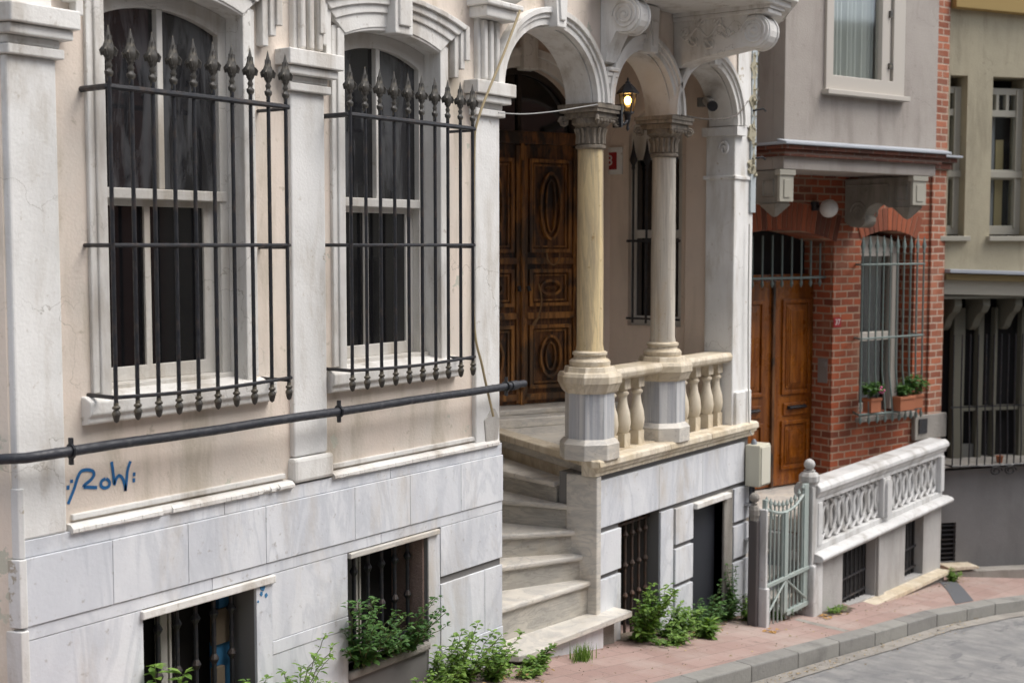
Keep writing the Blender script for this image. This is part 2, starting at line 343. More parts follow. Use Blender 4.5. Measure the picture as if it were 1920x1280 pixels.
base_slabs(bl, [6.905, 7.61], -.525, -.185, -.012, .10); base_slabs(bl, [6.905, 7.40, 7.61], -1.02, -.575, -.012, .10); base_slabs(bl, [6.905, 7.61], -1.8, -1.02, -.02, .10)
part(h1, "marble_base", bl, MARB, bevel=.003)
core = MB().plate([(3.75, -3), (7.6, -3), (7.6, .28), (3.75, .28)], [rect(a, b, max(d, -1.62), c) for a, b, c, d in BWN], .004, .45)
core.box(7.4, 7.6, .45, 3.4, -3, -.02)
core.box(3.78, 7.4, .46, .6, -3, -1.5)
part(h1, "foundation_wall", core, MARBJ)
# side face of the base round the corner
def cpoly(o, L_=3): return [(3.738, -o), (3.735-.96*o, -o-.28*o+.02), (3.735-.96*o-.28*L_, .96*L_), (3.80-.28*L_, .96*L_), (3.80, .09)]
part(h1, "corner_base", MB().vprism(cpoly(.03), -.115, .213).vprism(cpoly(.035), -1.4, -.13).vprism(cpoly(.022), .217, .55), WHITE, bevel=.004)
part(h1, "worn_jamb", MB().box(6.762, 6.779, .03, .30, -.925, -.235), plaster("rusty_stone", (.34, .24, .20), (.22, .15, .13), (.10, .07, .055), .8, (.42, .38, .34), bump=.8))
part(h1, "lintel", MB().box(4.41, 5.36, -.035, .1, -.235, -.19), TRIM, bevel=.006)
part(h1, "lintel", MB().box(6.0, 6.88, -.03, .1, -.225, -.19), STEPM, bevel=.006)
# sill stone at foot of basement window two
part(h1, "basement_sill", MB().box(5.99, 6.78, -.03, .12, -.985, -.93), CONC, bevel=.015)
# pink apron mouldings
for a, b in ((4.0, 5.52), (5.86, 7.56)):
    mb = MB(); rr = random.Random(int(a*10)); n = 90; off = 0; chip = 0
    for i in range(n):
        x0 = a+(b-a)*i/n; x1 = a+(b-a)*(i+1)/n; off = max(-.006, min(.004, off+rr.uniform(-.003, .003))); chip = chip-1 if chip > 0 else (rr.randint(1, 4) if rr.random() < .03 else 0); d = .034+off-(.009 if chip else 0)
        mb.xprism([(.05, .335), (-.01, .33), (-d, .312), (-d, .296+off*.8+(.005 if chip else 0)), (-.012, .285), (.05, .285)], x0, x1+.001)
    part(h1, "apron_moulding", mb, TRIM)
    part(h1, "apron_fillet", MB().box(a+.03, b-.03, .008, .04, .345, .375), TRIM, bevel=.006)
# pilasters and capitals
def cap_tiers(x0, x1, corner):
    mb = MB()
    for z0, z1, o in ((2.715, 2.805, .085), (2.665, 2.712, .06), (2.625, 2.664, .015), (2.575, 2.622, .03)):
        y = -.005-o
        if corner: mb.vprism([(x1+o, y), (x0-o*.3, y), (x0-o-.28*1.5, y+.96*1.5), (x0+.3, .42), (x1+o, .06)], z0, z1)
        else: mb.box(x0-o, x1+o, y, .06, z0, z1)
    return mb
for i, (x0, x1) in enumerate(((3.72, 3.985), (5.55, 5.83), (7.31, 7.59))):
    c = i == 0; y = -.005
    mb = MB()
    if c: mb.vprism([(x1, y), (x0, y), (x0-.28*3, y+.96*3), (x0-.28*3+.05, .96*3+.05), (x1, .05)], .30, 2.575)
    else: mb.box(x0, x1, y, .05 if i == 1 else .36, .46 if i == 1 else .305, 2.575)
    p = part(h1, "pilaster", mb, WHITE, bevel=.01)
    part(p, "capital", cap_tiers(x0, x1, c), TRIM, bevel=.007)
    if c: part(p, "upper_shaft", MB().vprism([(x1-.02, -.015), (x0, -.015), (x0-.28*1.3, .96*1.3), (x1-.02, .05)], 2.81, TOP), TRIM, bevel=.01)
    else:
        if i == 1: part(p, "pedestal", MB().box(x0-.02, x1+.03, -.03, .05, .31, .455), TRIM, bevel=.02)
        u = MB().box(x0+.03, x1-.03, -.01, .05, 2.81, 3.26 if i == 2 else 3.6)
        for k in range(3):
            xx = x0+.055+k*.07; u.box(xx, xx+.04, -.045, -.005, 2.82, 3.22 if i == 2 else 3.6)
        part(p, "fluted_bracket", u, TRIM, bevel=.012)
        if i == 2:
            part(p, "bracket_cap", MB().box(x0-.02, x1+.05, -.12, .05, 3.225, 3.30).box(x0-.05, x1+.09, -.15, .05, 3.30, 3.34), TRIM, bevel=.01)
# damaged plaster lump at the porch corner
rr = random.Random(3); pc = []
for k in range(16):
    a = k*math.pi/8; q = rr.uniform(.82, 1.1); pc.append((7.49+.095*q*math.cos(a), .425+.135*q*math.sin(a)))
part(h1, "plaster_patch", MB().plate(pc, [], -.014, .0), plaster("grey_cement_smear", (.48, .46, .43), (.38, .36, .33), (.2, .18, .15), .7), bevel=.009)
# windows: casing, keystone, sill, sash frame with panes
for i, (xc, hw) in enumerate(WN):
    cs = part(h1, "window_casing", MB().ring([(xc-hw-.06, .94)]+seg(xc, hw+.06, 2.98, .09)+[(xc+hw+.06, .94)], [(xc-hw, .94)]+seg(xc, hw, 2.945, .075)+[(xc+hw, .94)], -.005, .40)
              .ring([(xc-hw-.10, .96)]+seg(xc, hw+.10, 2.99, .10)+[(xc+hw+.10, .96)], [(xc-hw-.055, .96)]+seg(xc, hw+.055, 2.975, .09)+[(xc+hw+.055, .96)], .008, .05), TRIM, bevel=.006)
    hd = MB()
    for o0, o1, y in ((.0, .10, -.012), (.095, .155, -.025), (.15, .205, -.042), (.20, .235, -.06)):
        hd.ring(seg(xc, hw+o1, 2.955+o1*.8, .085+.1*o1), seg(xc, hw+o0, 2.955+o0*.8, .085+.1*o0), y, .05)
    for s in (-1, 1): 
        for o, y, zb in ((.155, -.022, 2.80), (.20, -.038, 2.86), (.235, -.055, 2.92)):
            hd.box(xc+s*(hw+o)-.022, xc+s*(hw+o)+.022, y, .05, zb, 2.955+o*.8)
    part(cs, "hood_moulding", hd, TRIM, bevel=.005)
    part(cs, "keystone", MB().vprism([(xc-.085, -.085), (xc+.085, -.085), (xc+.085, .05), (xc-.085, .05)], 3.0, 3.5).box(xc-.055, xc+.055, -.10, -.07, 3.05, 3.5), TRIM, bevel=.008)
    sl = MB().xprism([(.20, .975), (.0, .945), (-.045, .925), (-.045, .86), (-.025, .845), (-.025, .815), (.05, .80), (.20, .80)], xc-hw-.16, xc+hw+.19)
    part(h1, "window_sill", sl, TRIM, bevel=.008)
    # sash frame
    fr = MB().ring([(xc-hw, .96)]+seg(xc, hw, 2.945, .075)+[(xc+hw, .96)], [(xc-hw+.06, .96)]+seg(xc, hw-.06, 2.845, .085)+[(xc+hw-.06, .96)], .13, .25)
    fr.box(xc-hw+.02, xc+hw-.02, .12, .25, 1.935, 1.99).box(xc-.02, xc+.02, .135, .2, 1.99, 2.93).box(xc-hw, xc+hw, .10, .28, .955, .985)
    wn = part(h1, "window", fr, PAINT, bevel=.005)
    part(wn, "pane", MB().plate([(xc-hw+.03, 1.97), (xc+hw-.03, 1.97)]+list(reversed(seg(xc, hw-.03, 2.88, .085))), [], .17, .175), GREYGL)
    ls = MB().plate(rect(xc-hw+.045, xc+hw-.045, .985, 1.94), [rect(xc-hw+.11, xc-.02-.06, 1.06, 1.90), rect(xc-.02-.02, xc+hw-.13, 1.06, 1.90)], .19, .23)
    sh = part(wn, "lower_sash", ls, PAINT, bevel=.004)
    part(wn, "lower_pane", MB().box(xc-hw+.06, xc+hw-.06, .205, .21, 1.0, 1.93), DGLASS)
# basement window inner frames
for a, b, c, d in BWN:
    part(h1, "basement_window", MB().box(a, b, .30, .34, max(d, -1.6), c).box(a+.0, b, .28, .30, c-.06, c), BLACK)
    part(h1, "basement_post", MB().box(a+.30, a+.345, .22, .27, max(d, -1.6), c-.02).box(a+.36, a+.375, .22, .26, max(d, -1.6), c-.02), PAINT)
part(h1, "blue_shutter_board", MB().box(5.06, 5.19, .17, .20, -1.5, -.55).box(5.10, 5.18, .16, .19, -.36, -.24), M("faded_blue_paint", (.02, .11, .22), .7))
part(h1, "plywood_patch", MB().box(5.04, 5.19, .15, .17, -.56, -.36).box(5.02, 5.10, .12, .15, -1.5, -.68), M("weathered_plywood", (.085, .065, .042), .85))

# graffiti on the apron (painted strokes)
def gpt(x, y): p = px(90+x/9.6, 840+y/9.6, H1, -.03); return (p[0], p[1])
def stroke(mb, pts, w=.0085, y=.027):
    P = [Vector(gpt(*q)) for q in pts]; Q = []
    for i in range(len(P)-1):
        a, b, c, d = P[max(i-1, 0)], P[i], P[i+1], P[min(i+2, len(P)-1)]
        for k in range(6):
            t = k/6; Q.append(.5*((2*b)+(-a+c)*t+(2*a-5*b+4*c-d)*t*t+(-a+3*b-3*c+d)*t**3))
    Q.append(P[-1]); vs = []
    for i, q in enumerate(Q):
        t = (Q[min(i+1, len(Q)-1)]-Q[max(i-1, 0)]).normalized(); n = Vector((-t.y, t.x)); vs += [(q+n*w).to_tuple(), (q-n*w).to_tuple()]
    n = len(Q); mb.add([(v[0], y, v[1]) for v in vs], [(2*i, 2*i+1, 2*i+3, 2*i+2) for i in range(n-1)])
gm = MB()
stroke(gm, [(355, 1000), (460, 740), (530, 520), (590, 415), (700, 385), (800, 410), (820, 480), (760, 570), (650, 660), (635, 695)])
stroke(gm, [(635, 695), (760, 700), (880, 705)])
stroke(gm, [(1030, 545), (960, 590), (950, 670), (1010, 710), (1090, 680), (1100, 600), (1040, 545)])
stroke(gm, [(1140, 240), (1165, 420), (1190, 640), (1215, 560), (1270, 490), (1330, 530), (1375, 650), (1390, 765)])
stroke(gm, [(1390, 765), (1410, 560), (1430, 380), (1480, 230)])
for a, b in (((418, 560), (418, 622)), ((357, 665), (354, 742)), ((1546, 432), (1544, 500)), ((1541, 535), (1540, 610))): stroke(gm, [a, b], .0085)
part(h1, "graffiti", gm, M("blue_marker_paint", (.015, .13, .33), .5), "blue hand-drawn scrawl on the peach plaster")
def blot(x, y, r, seed):
    rr = random.Random(seed); c = px(x, y, H1, .017); return [(c[0]+r*rr.uniform(.5, 1)*math.cos(a*.6283), c[1]+r*1.2*rr.uniform(.5, 1)*math.sin(a*.6283)) for a in range(10)]
gm = MB()
for i, (x, y, r) in enumerate(((492, 1100, .022), (490, 1112, .014), (499, 1115, .014), (484, 1127, .008))): gm.plate(blot(x, y, r, i), [], -.019, -.015)
part(h1, "paint_marks", gm, M("blue_spatter", (.04, .18, .36), .6), "small blue paint marks beside the basement opening")

# ---- porch
FL = 0.0
SL = [((8.9, .06), (7.3, .24), -.97), ((8.9, .13), (7.6, .73), -.77), ((8.9, .20), (7.7, 1.17), -.58), ((8.9, .26), (8.5, 2.2), -.38), ((8.9, .38), (9.35, 1.9), -.21)]
LAND = ((8.86, -.02), (9.95, 1.95))
# solid below the landing and the front wall of the porch
pf = MB().plate([(8.9, -3), (11.69, -3), (11.69, -.12), (8.9, -.12)], [rect(9.27, 9.95, -1.75, -.57), rect(10.53, 11.17, -2.2, -.60)], .02, .35)
part(h1, "porch_foundation", pf, MARBJ)
pm = MB()
base_slabs(pm, [8.9, 9.9, 10.7, 11.56], -.555, -.175, -.01, .04); base_slabs(pm, [8.88, 9.27], -.935, -.60, -.012, .04); base_slabs(pm, [8.88, 9.27], -1.9, -.975, -.012, .04)
base_slabs(pm, [9.95, 10.18], -1.9, -.59, .0, .30); base_slabs(pm, [10.2, 10.53], -.92, -.60, -.012, .04); base_slabs(pm, [10.2, 10.53], -1.27, -.96, -.012, .04); base_slabs(pm, [10.2, 10.53], -2.1, -1.31, -.012, .04)
base_slabs(pm, [11.35, 11.68], -.92, -.60, -.012, .04); base_slabs(pm, [11.35, 11.68], -1.27, -.96, -.012, .04); base_slabs(pm, [11.35, 11.68], -2.2, -1.31, -.012, .04)
part(h1, "porch_marble_facing", pm, MARB, bevel=.003)
part(h1, "rough_jamb", MB().box(11.17, 11.35, .0, .30, -2.2, -.6), CONC, bevel=.01)
part(h1, "stair_side_wall", MB().box(8.875, 8.945, -.02, .27, -1.7, -.13), STEPM, bevel=.01)
part(h1, "landing_riser", MB().vprism([(LAND[0][0]+.05, LAND[0][1]+.06), (LAND[1][0]+.04, LAND[1][1]), (LAND[1][0]+.12, LAND[1][1]-.05), (LAND[0][0]+.13, LAND[0][1]+.04)], -1.2, -.131), YELM)
fl = MB().vprism([LAND[0], (11.40, -.02), (11.40, 3.4), (7.6, 3.4), (7.6, 2.75), (8.9, 2.75), LAND[1]], -.13, FL)
part(h1, "porch_floor", fl, STEPM, bevel=.006)
lg = MB()
for a, b in ((8.83, 9.98), (9.984, 10.75), (10.754, 11.73)):
    lg.xprism([(.1, .012), (-.05, .012), (-.075, .0), (-.08, -.045), (-.055, -.065), (-.055, -.08), (-.03, -.095), (-.03, -.125), (.1, -.125)], a, b)
part(h1, "porch_ledge", lg, YELM, bevel=.006)
dx, dy = LAND[1][0]-LAND[0][0], LAND[1][1]-LAND[0][1]; ln = math.hypot(dx, dy); nx, ny = -dy/ln, dx/ln
ld = MB().vprism([(LAND[0][0]-.03, LAND[0][1]-.05), (LAND[0][0]+nx*.05-.02, LAND[0][1]+ny*.05-.02), (LAND[1][0]+nx*.05, LAND[1][1]+ny*.05), (LAND[1][0]+.1, LAND[1][1]-.05), (LAND[0][0]+.14, LAND[0][1]-.03)], -.055, .008)
part(h1, "landing_nosing", ld, YELM, bevel=.012)
nos = SL + [(LAND[0], LAND[1], 0)]
for i, (r_, l_, z) in enumerate(SL):
    nr, nl = nos[i+1][0], nos[i+1][1]
    v = Vector((l_[0]-r_[0], l_[1]-r_[1])).normalized(); n = Vector((v.y, -v.x)); n = n if n.y < 0 or (abs(n.y) < .3 and n.x < 0) else -n
    if i >= 3: n = Vector((-abs(n.x), n.y if n.x < 0 else -n.y))
    far = Vector(l_)+v*1.0; far2 = Vector(nl)+(Vector(nl)-Vector(nr)).normalized()*1.0
    poly = [r_, tuple(far), tuple(far2), (nr[0]+.02, nr[1]+.05), (r_[0]+.04, r_[1]+.0)]
    f2 = [(p[0]+n.x*.03, p[1]+n.y*.03) if k < 2 else p for k, p in enumerate(poly)]
    part(h1, "step", MB().vprism(poly, -2.2, z-.045), STEPM, bevel=.004) if 0 else None
    st = part(h1, "step", MB().vprism(f2, z-.045, z), STEPM, bevel=.014)
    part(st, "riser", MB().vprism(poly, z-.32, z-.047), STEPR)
sl = MB().vprism([(7.66, -.12), (7.72, -.15), (8.02, -.17), (8.10, -.13), (9.15, -.19), (9.17, .0), (9.06, .35), (7.62, .35), (7.62, -.04)], -1.285, -1.235)
sb = part(h1, "bottom_step", sl, STEPM, bevel=.008)
part(sb, "riser", MB().vprism([(7.7, -.05), (8.85, -.10), (8.9, .3), (7.65, .3)], -2.0, -1.287), MARB)
part(sb, "rubble", MB().vprism([(8.85, -.04), (9.1, -.05), (9.1, .3), (8.85, .3)], -2.0, -1.287), CONC)
# back stretch of floor: threshold steps at the door wall (door wall frame)
dw = [DW.w(s, y, 0) for s, y in ((-4.4, 0), (0, 0))]
def dwp(s, y): p = DW.w(s, y, 0); return (p.x, p.y)
part(h1, "threshold", MB().vprism([dwp(-3.9, -.42), dwp(.0, -.42), dwp(.0, .1), dwp(-3.9, .1)], 0.0, .09).vprism([dwp(-3.9, -.22), dwp(.0, -.22), dwp(.0, .15), dwp(-3.9, .15)], .092, .145), STEPM, bevel=.01)
# door wall, right wall, ceiling
dwm = MB().plate([(-4.3, -.1), (.25, -.1), (.25, 3.8), (-4.3, 3.8)], [rect(-1.62, -.34, .14, 2.72)[:2] + list(reversed(arc(-.98, .64, 2.72, .66, 20)))], 0, .25)
o = part(h1, "door_wall", dwm, PINKD); o.location = Vector(DW.w(0, 0, 0))-Vector(h1['_b']); o.rotation_euler = (0, 0, DW.a)
def dpart(par, name, mb, mat, **k):
    o = part(par, name, mb, mat, **k)
    if par is h1: o.location = Vector(DW.w(0, 0, 0))-Vector(h1['_b']); o.rotation_euler = (0, 0, DW.a)
    return o
ar = MB()
for o0, o1, y in ((0, .10, -.05), (.095, .17, -.07)): ar.ring([(-.98-.64-o1, 2.70)]+arc(-.98, .64+o1, 2.72, .66+o1)+[(-.98+.64+o1, 2.70)], [(-.98-.64-o0, 2.70)]+arc(-.98, .64+o0, 2.72, .66+o0)+[(-.98+.64+o0, 2.70)], y, .02)
dpart(h1, "door_arch", ar, TRIM, bevel=.005)
dpart(h1, "door_pilaster", MB().box(-.34, -.12, -.06, .02, .15, 2.70).box(-1.84, -1.62, -.06, .02, .15, 2.70), TRIM, bevel=.006)
dpart(h1, "door_keystone", MB().box(-1.06, -.90, -.12, .02, 3.34, 3.72).box(-1.12, -.84, -.14, .02, 3.72, 3.78), TRIM, bevel=.01)
# right porch wall with arched window
rw = MB().plate([(.29, -.05), (1.55, -.05), (1.55, 3.8), (.29, 3.8)], [rect(.60, 1.19, .905, 2.72)[:2] + list(reversed(arc(.895, .295, 2.72, .30, 16)))], 0, .15)
def xpart(name, mb, mat, **k):         # built in a frame whose x runs into the porch (+Y)
    o = part(h1, name, mb, mat, **k); o.rotation_euler = (0, 0, R(90)); o.location = Vector((11.40, 0, 0))-Vector(h1['_b']); return o
def flip(mb): mb.v = [(x, -y, z) for x, y, z in mb.v]; return mb
xpart("porch_side_wall", flip(rw), PINKD)
xpart("wall_strip", flip(MB().box(.305, .54, -.05, 0.02, 0, 3.7)), PINKD, bevel=.008)
g = xpart("porch_window", flip(MB().plate([(.60, .905), (1.19, .905)]+list(reversed(arc(.895, .295, 2.72, .30, 16))), [rect(.66, 1.13, 1.0, 1.76), rect(.66, 1.13, 1.84, 2.52)], .05, .10)), PAINT, bevel=.004)
part(g, "pane", flip(MB().box(.63, 1.16, .07, .075, .95, 2.55)), DGLASS)
gr = thing("window_grille", "black spiked grille over the narrow arched window inside the porch", "window grille", Fr(11.40, 0, 90), (.895, .03, .9))
for k in range(4):
    mb = MB().tube([(.67+k*.15, .03, .93), (.67+k*.15, .03, 2.42)], .012); bp = part(gr, "bar", mb, IRON, smooth=True)
    part(bp, "spearhead", MB().lathe(.67+k*.15, .03, [(.012, 2.42), (.024, 2.44), (.016, 2.46), (.045, 2.52), (.02, 2.60), (.002, 2.72)], 8, 1, .5), IRON, smooth=True)
part(gr, "rail", MB().box(.60, 1.19, .02, .04, 1.72, 1.745).box(.60, 1.19, .02, .04, .965, .985), IRON)
part(h1, "porch_ceiling", MB().vprism([(7.4, .02), (11.5, .02), (11.5, 3.6), (7.4, 3.6)], 3.75, 3.9), PINKD)
# pier right
part(h1, "end_pier", MB().box(11.30, 11.70, .0, .30, 0.0, 2.785).box(11.33, 11.66, -.03, .02, -.1, .32), WHITE, bevel=.012)
rough = MB(); rr = random.Random(5); el, er = [], []
for k in range(34):
    z = 2.36+k*.034; wv = .06+.045*math.sin(k*.7)+rr.uniform(-.02, .02); el.append((11.655-wv*rr.uniform(.5, 1), z)); er.append((11.665+wv*rr.uniform(.1, .45), z))
rough.ring(el, er, -.022, .05)
for k in range(60):
    z = rr.uniform(2.34, 3.5); x = 11.65+rr.uniform(-.05, .03); q = rr.uniform(.012, .035)
    rough.add([(x+rr.uniform(-q, q), -.025+rr.uniform(-q, q*.3), z+rr.uniform(-q, q)) for _ in range(4)], [(0, 1, 2), (0, 2, 3), (0, 3, 1), (1, 3, 2)])
part(h1, "broken_edge", rough, M("crumbled_plaster", (.36, .33, .24), .95))
part(h1, "corner_strip", MB().box(11.33, 11.60, -.012, .0, 2.79, TOP-.01), WHITE)
part(h1, "corner_coping", MB().box(11.605, 11.712, -.02, .3, 2.0, TOP-.01), M("pale_blue_grey_render", (.38, .42, .43), .85))
part(h1, "iron_stub", MB().tube([(11.62, -.01, 2.95), (11.70, -.09, 2.97), (11.74, -.10, 2.95)], .010, 6), IRON)
part(h1, "iron_stub", MB().tube([(11.62, -.01, 2.50), (11.70, -.09, 2.52), (11.74, -.10, 2.50)], .010, 6), IRON)
part(h1, "pier_impost", MB().box(11.28, 11.71, -.015, .32, 2.30, 2.335), WHITE, bevel=.006)
part(h1, "pier_capital", MB().box(11.25, 11.45, -.045, .32, 2.70, 2.78).tube([(11.275, .10+.05*(1-i/26)*math.cos(i*.45), 2.58+.07*(1-i/26)*math.sin(i*.45)) for i in range(24)], .016, 6), WHITE, bevel=.008)
# archivolts
for xc, hw, rs in ((8.235, .615, .5), (9.60, .50, .48), (10.74, .555, .5)):
    mb = MB()
    for o0, o1, y in ((.0, .055, -.03), (.05, .09, -.045), (.085, .125, -.065)): mb.ring(arc(xc, hw+o1, 2.79, rs+o1, 28), arc(xc, hw+o0, 2.79, rs+o0, 28), y, .02)
    p = part(h1, "archivolt", mb, TRIM, bevel=.004)
    part(p, "keystone", MB().plate([(xc-.06, 2.79+rs-.02), (xc+.06, 2.79+rs-.02), (xc+.09, 3.62), (xc-.09, 3.62)], [], -.10, .02).plate([(xc-.03, 2.79+rs+.03), (xc+.03, 2.79+rs+.03), (xc+.05, 3.5), (xc-.05, 3.5)], [], -.115, -.09), TRIM, bevel=.008)
    part(p, "soffit", MB().ring(arc(xc, hw+.002, 2.79, rs+.002, 28), arc(xc, hw-.012, 2.79, rs-.012, 28), .022, .26), TRIM)
# columns
def column(xc, yc, shaft, top):
    c = part(h1, "column", MB().lathe(xc, yc, [(.115, .84), (.112, .87), (.106, .90), (.106, 1.5), (.101, 2.45)], 28), shaft, smooth=True)
    b = MB().lathe(xc, yc, [(.16, .735), (.165, .75), (.165, .775), (.15, .79), (.13, .80), (.128, .82), (.14, .828), (.14, .845), (.118, .858)], 28)
    part(c, "shaft_base", b, YELM, smooth=True)
    o = 1/math.cos(math.pi/8)
    pd = MB().lathe(xc, yc, [(.185*o, .15), (.185*o, .53)], 8, oct_=True)
    part(c, "pedestal_drum", pd, PEDM)
    part(c, "pedestal_cap", MB().lathe(xc, yc, [(.19*o, .525), (.21*o, .545), (.235*o, .60), (.242*o, .605), (.242*o, .66), (.225*o, .69), (.20*o, .69), (.185*o, .735)], 8, oct_=True), YELM, bevel=.005)
    part(c, "pedestal_foot", MB().lathe(xc, yc, [(.225*o, .0), (.225*o, .125), (.205*o, .15), (.19*o, .165)], 8, oct_=True), STEPM, bevel=.006)
    cp = MB().lathe(xc, yc, [(.10, 2.44), (.122, 2.452), (.122, 2.47), (.103, 2.48), (.103, 2.60), (.13, 2.65)], 24)
    for k in range(16):
        a = k*math.pi/8; cp.tube([(xc+.108*math.cos(a), yc+.108*math.sin(a), 2.485), (xc+.106*math.cos(a), yc+.106*math.sin(a), 2.56), (xc+.125*math.cos(a), yc+.125*math.sin(a), 2.605)], .014, 6)
    part(c, "fluted_neck", cp, top, smooth=True)
    vo = MB().box(xc-.15, xc+.15, yc-.15, yc+.15, 2.68, 2.72).box(xc-.185, xc+.185, yc-.175, yc+.175, 2.722, 2.75).box(xc-.195, xc+.195, yc-.185, yc+.185, 2.752, 2.785)
    vo.lathe(xc, yc, [(.10, 2.60), (.15, 2.64), (.15, 2.685)], 20)
    for sx in (-1, 1):
        for sy in (-1, 1):
            cx, cy = xc+sx*.155, yc+sy*.155
            P = [(cx+.035*sx*(1-t/14)*math.cos(t*.9)*1.0, cy+.02*sy*math.cos(t*.9), 2.655+.045*(1-t/14)*math.sin(t*.9)) for t in range(14)]
            vo.tube(P, .015, 6, .008)
    for k in range(5): vo.sphere((xc-.09+k*.045, yc-.15, 2.66), .017, 8)
    part(c, "capital", vo, top)
    return c
column(9.0, .13, COLM, CAPM); column(10.19, .13, COLM2, CAPM)
# balustrade of the porch
bal = MB().lathe(0, 0, [(.055*1.2, .0), (.055*1.2, .13)], 4, oct_=True).lathe(0, 0, [(.045, .13), (.06, .16), (.068, .22), (.06, .30), (.04, .37), (.034, .42), (.036, .44), (.05, .455), (.05, .47), (.036, .48), (.04, .50)], 18).lathe(0, 0, [(.055*1.2, .50), (.055*1.2, .60)], 4, oct_=True)
bm_ = bal.mesh("baluster", smooth=True); bm_.materials.append(YELM)
bt = part(h1, "balustrade", MB().box(9.22, 9.96, .07, .19, .0, .02), YELM)
part(bt, "handrail", MB().xprism([(.01, .62), (.0, .66), (.02, .695), (.24, .695), (.26, .66), (.25, .62), (.21, .60), (.05, .60)], 9.22, 9.97).xprism([(.01, .62), (.0, .66), (.02, .695), (.24, .695), (.26, .66), (.25, .62), (.21, .60), (.05, .60)], 10.42, 11.36), YELM, bevel=.008)
for k, x in enumerate((9.32, 9.52, 9.75, 10.55, 10.78, 11.03, 11.22)): part(bt, "baluster", bm_, YELM, loc=(x, .13, .005))
# balcony over the porch with two scroll consoles
sf = MB().vprism([(8.80, .0), (8.80, -.36), (10.0, -.92), (10.42, -.92), (11.2, -.45), (11.2, .0)], 3.63, 3.68).vprism([(8.76, .0), (8.76, -.40), (9.98, -.97), (10.45, -.97), (11.25, -.48), (11.25, .0)], 3.68, 3.80)
part(h1, "balcony_slab", sf, TRIM, bevel=.01)
part(h1, "balcony_wall", MB().vprism([(8.9, .0), (8.9, -.3), (10.05, -.85), (10.4, -.85), (11.1, -.4), (11.1, .0)], 3.80, TOP-.01), PINK)
def console(x0, x1, L, zb, zt, sr):
    "scroll bracket: outline in (y, z)"
    cy, cz = -L+sr, zt-sr-.04
    low = [(0, zb), (-.05, zb+.01)]
    for i in range(9): t = i/8; low.append((-.05-(L-sr-.12)*t, zb+.01+(cz-sr-zb-.0)*(t**.6)))
    cir = [(cy+sr*math.cos(a), cz+sr*math.sin(a)) for a in [R(-100-i*20) for i in range(11)]]
    pl = low+cir+[(cy, zt), (0, zt)]
    c = part(h1, "console", MB().xprism(pl, x0, x1), TRIM, bevel=.008)
    for s, xx in ((-1, x0), (1, x1)):
        sc = MB()
        P = []
        for i in range(46):
            a = i*.42; r = sr*.88*(1-i/50); P.append((xx+s*.004, cy+r*math.cos(a), cz+r*math.sin(a)))
        sc.tube(P, .011, 6, .006); sc.sphere((xx, cy, cz), .022, 8)
        sc.tube([(xx+s*.003, p[0]*.93-.01, p[1]+.035) for p in low[1:]], .009, 6)
        if L > .5:
            V = [(xx+s*.004, -.06-(L-2*sr-.10)*t/20, zt-.15-.045*math.sin(t*.75)+.02*t/20) for t in range(21)]; sc.tube(V, .012, 6)
            for k in range(6):
                y, z, sg = V[3*k+1][1], V[3*k+1][2], (-1)**k
                rr_ = .052 if sg < 0 else .042
                sc.tube([(xx+s*.006, y-.03+rr_*(1-i/15)*math.cos(i*.55), z+sg*(.05+.0*i)+rr_*(1-i/15)*math.sin(i*.55)*sg) for i in range(13)], .013, 6, .007)
                for q in range(3): sc.tube([(xx, y+.01*q, z+sg*.02), (xx+s*.016, y-.02-.012*q, z+sg*(.05+.012*q)), (xx, y-.045-.01*q, z+sg*(.062+.02*q))], .012, 5, .004)
        part(c, "carved_scroll", sc, TRIM, smooth=True)
    part(c, "front_fillets", MB().tube([(x0+.03, cy+(sr+.002)*math.cos(a), cz+(sr+.002)*math.sin(a)) for a in [R(-60-i*15) for i in range(15)]], .012, 6).tube([(x1-.03, cy+(sr+.002)*math.cos(a), cz+(sr+.002)*math.sin(a)) for a in [R(-60-i*15) for i in range(15)]], .012, 6), TRIM, smooth=True)
    part(c, "top_moulding", MB().box(x0-.02, x1+.02, -L-.01, .0, zt-.035, zt+.0).box(x0-.035, x1+.035, -L-.03, .0, zt+.002, zt+.035), TRIM, bevel=.006)
console(8.93, 9.12, .34, 3.10, 3.62, .13)
console(10.11, 10.33, .86, 3.18, 3.60, .13)
part(h1, "console_foot", MB().box(8.94, 9.11, -.06, .0, 3.0, 3.04).box(8.95, 9.10, -.08, .0, 3.04, 3.07).box(8.96, 9.09, -.05, .0, 2.94, 3.0), TRIM, bevel=.008)
part(h1, "cornice_block", MB().xprism([(0, 3.36), (-.10, 3.40), (-.14, 3.5), (-.20, 3.62), (0, 3.62)], 7.25, 7.75), WHITE, bevel=.01)
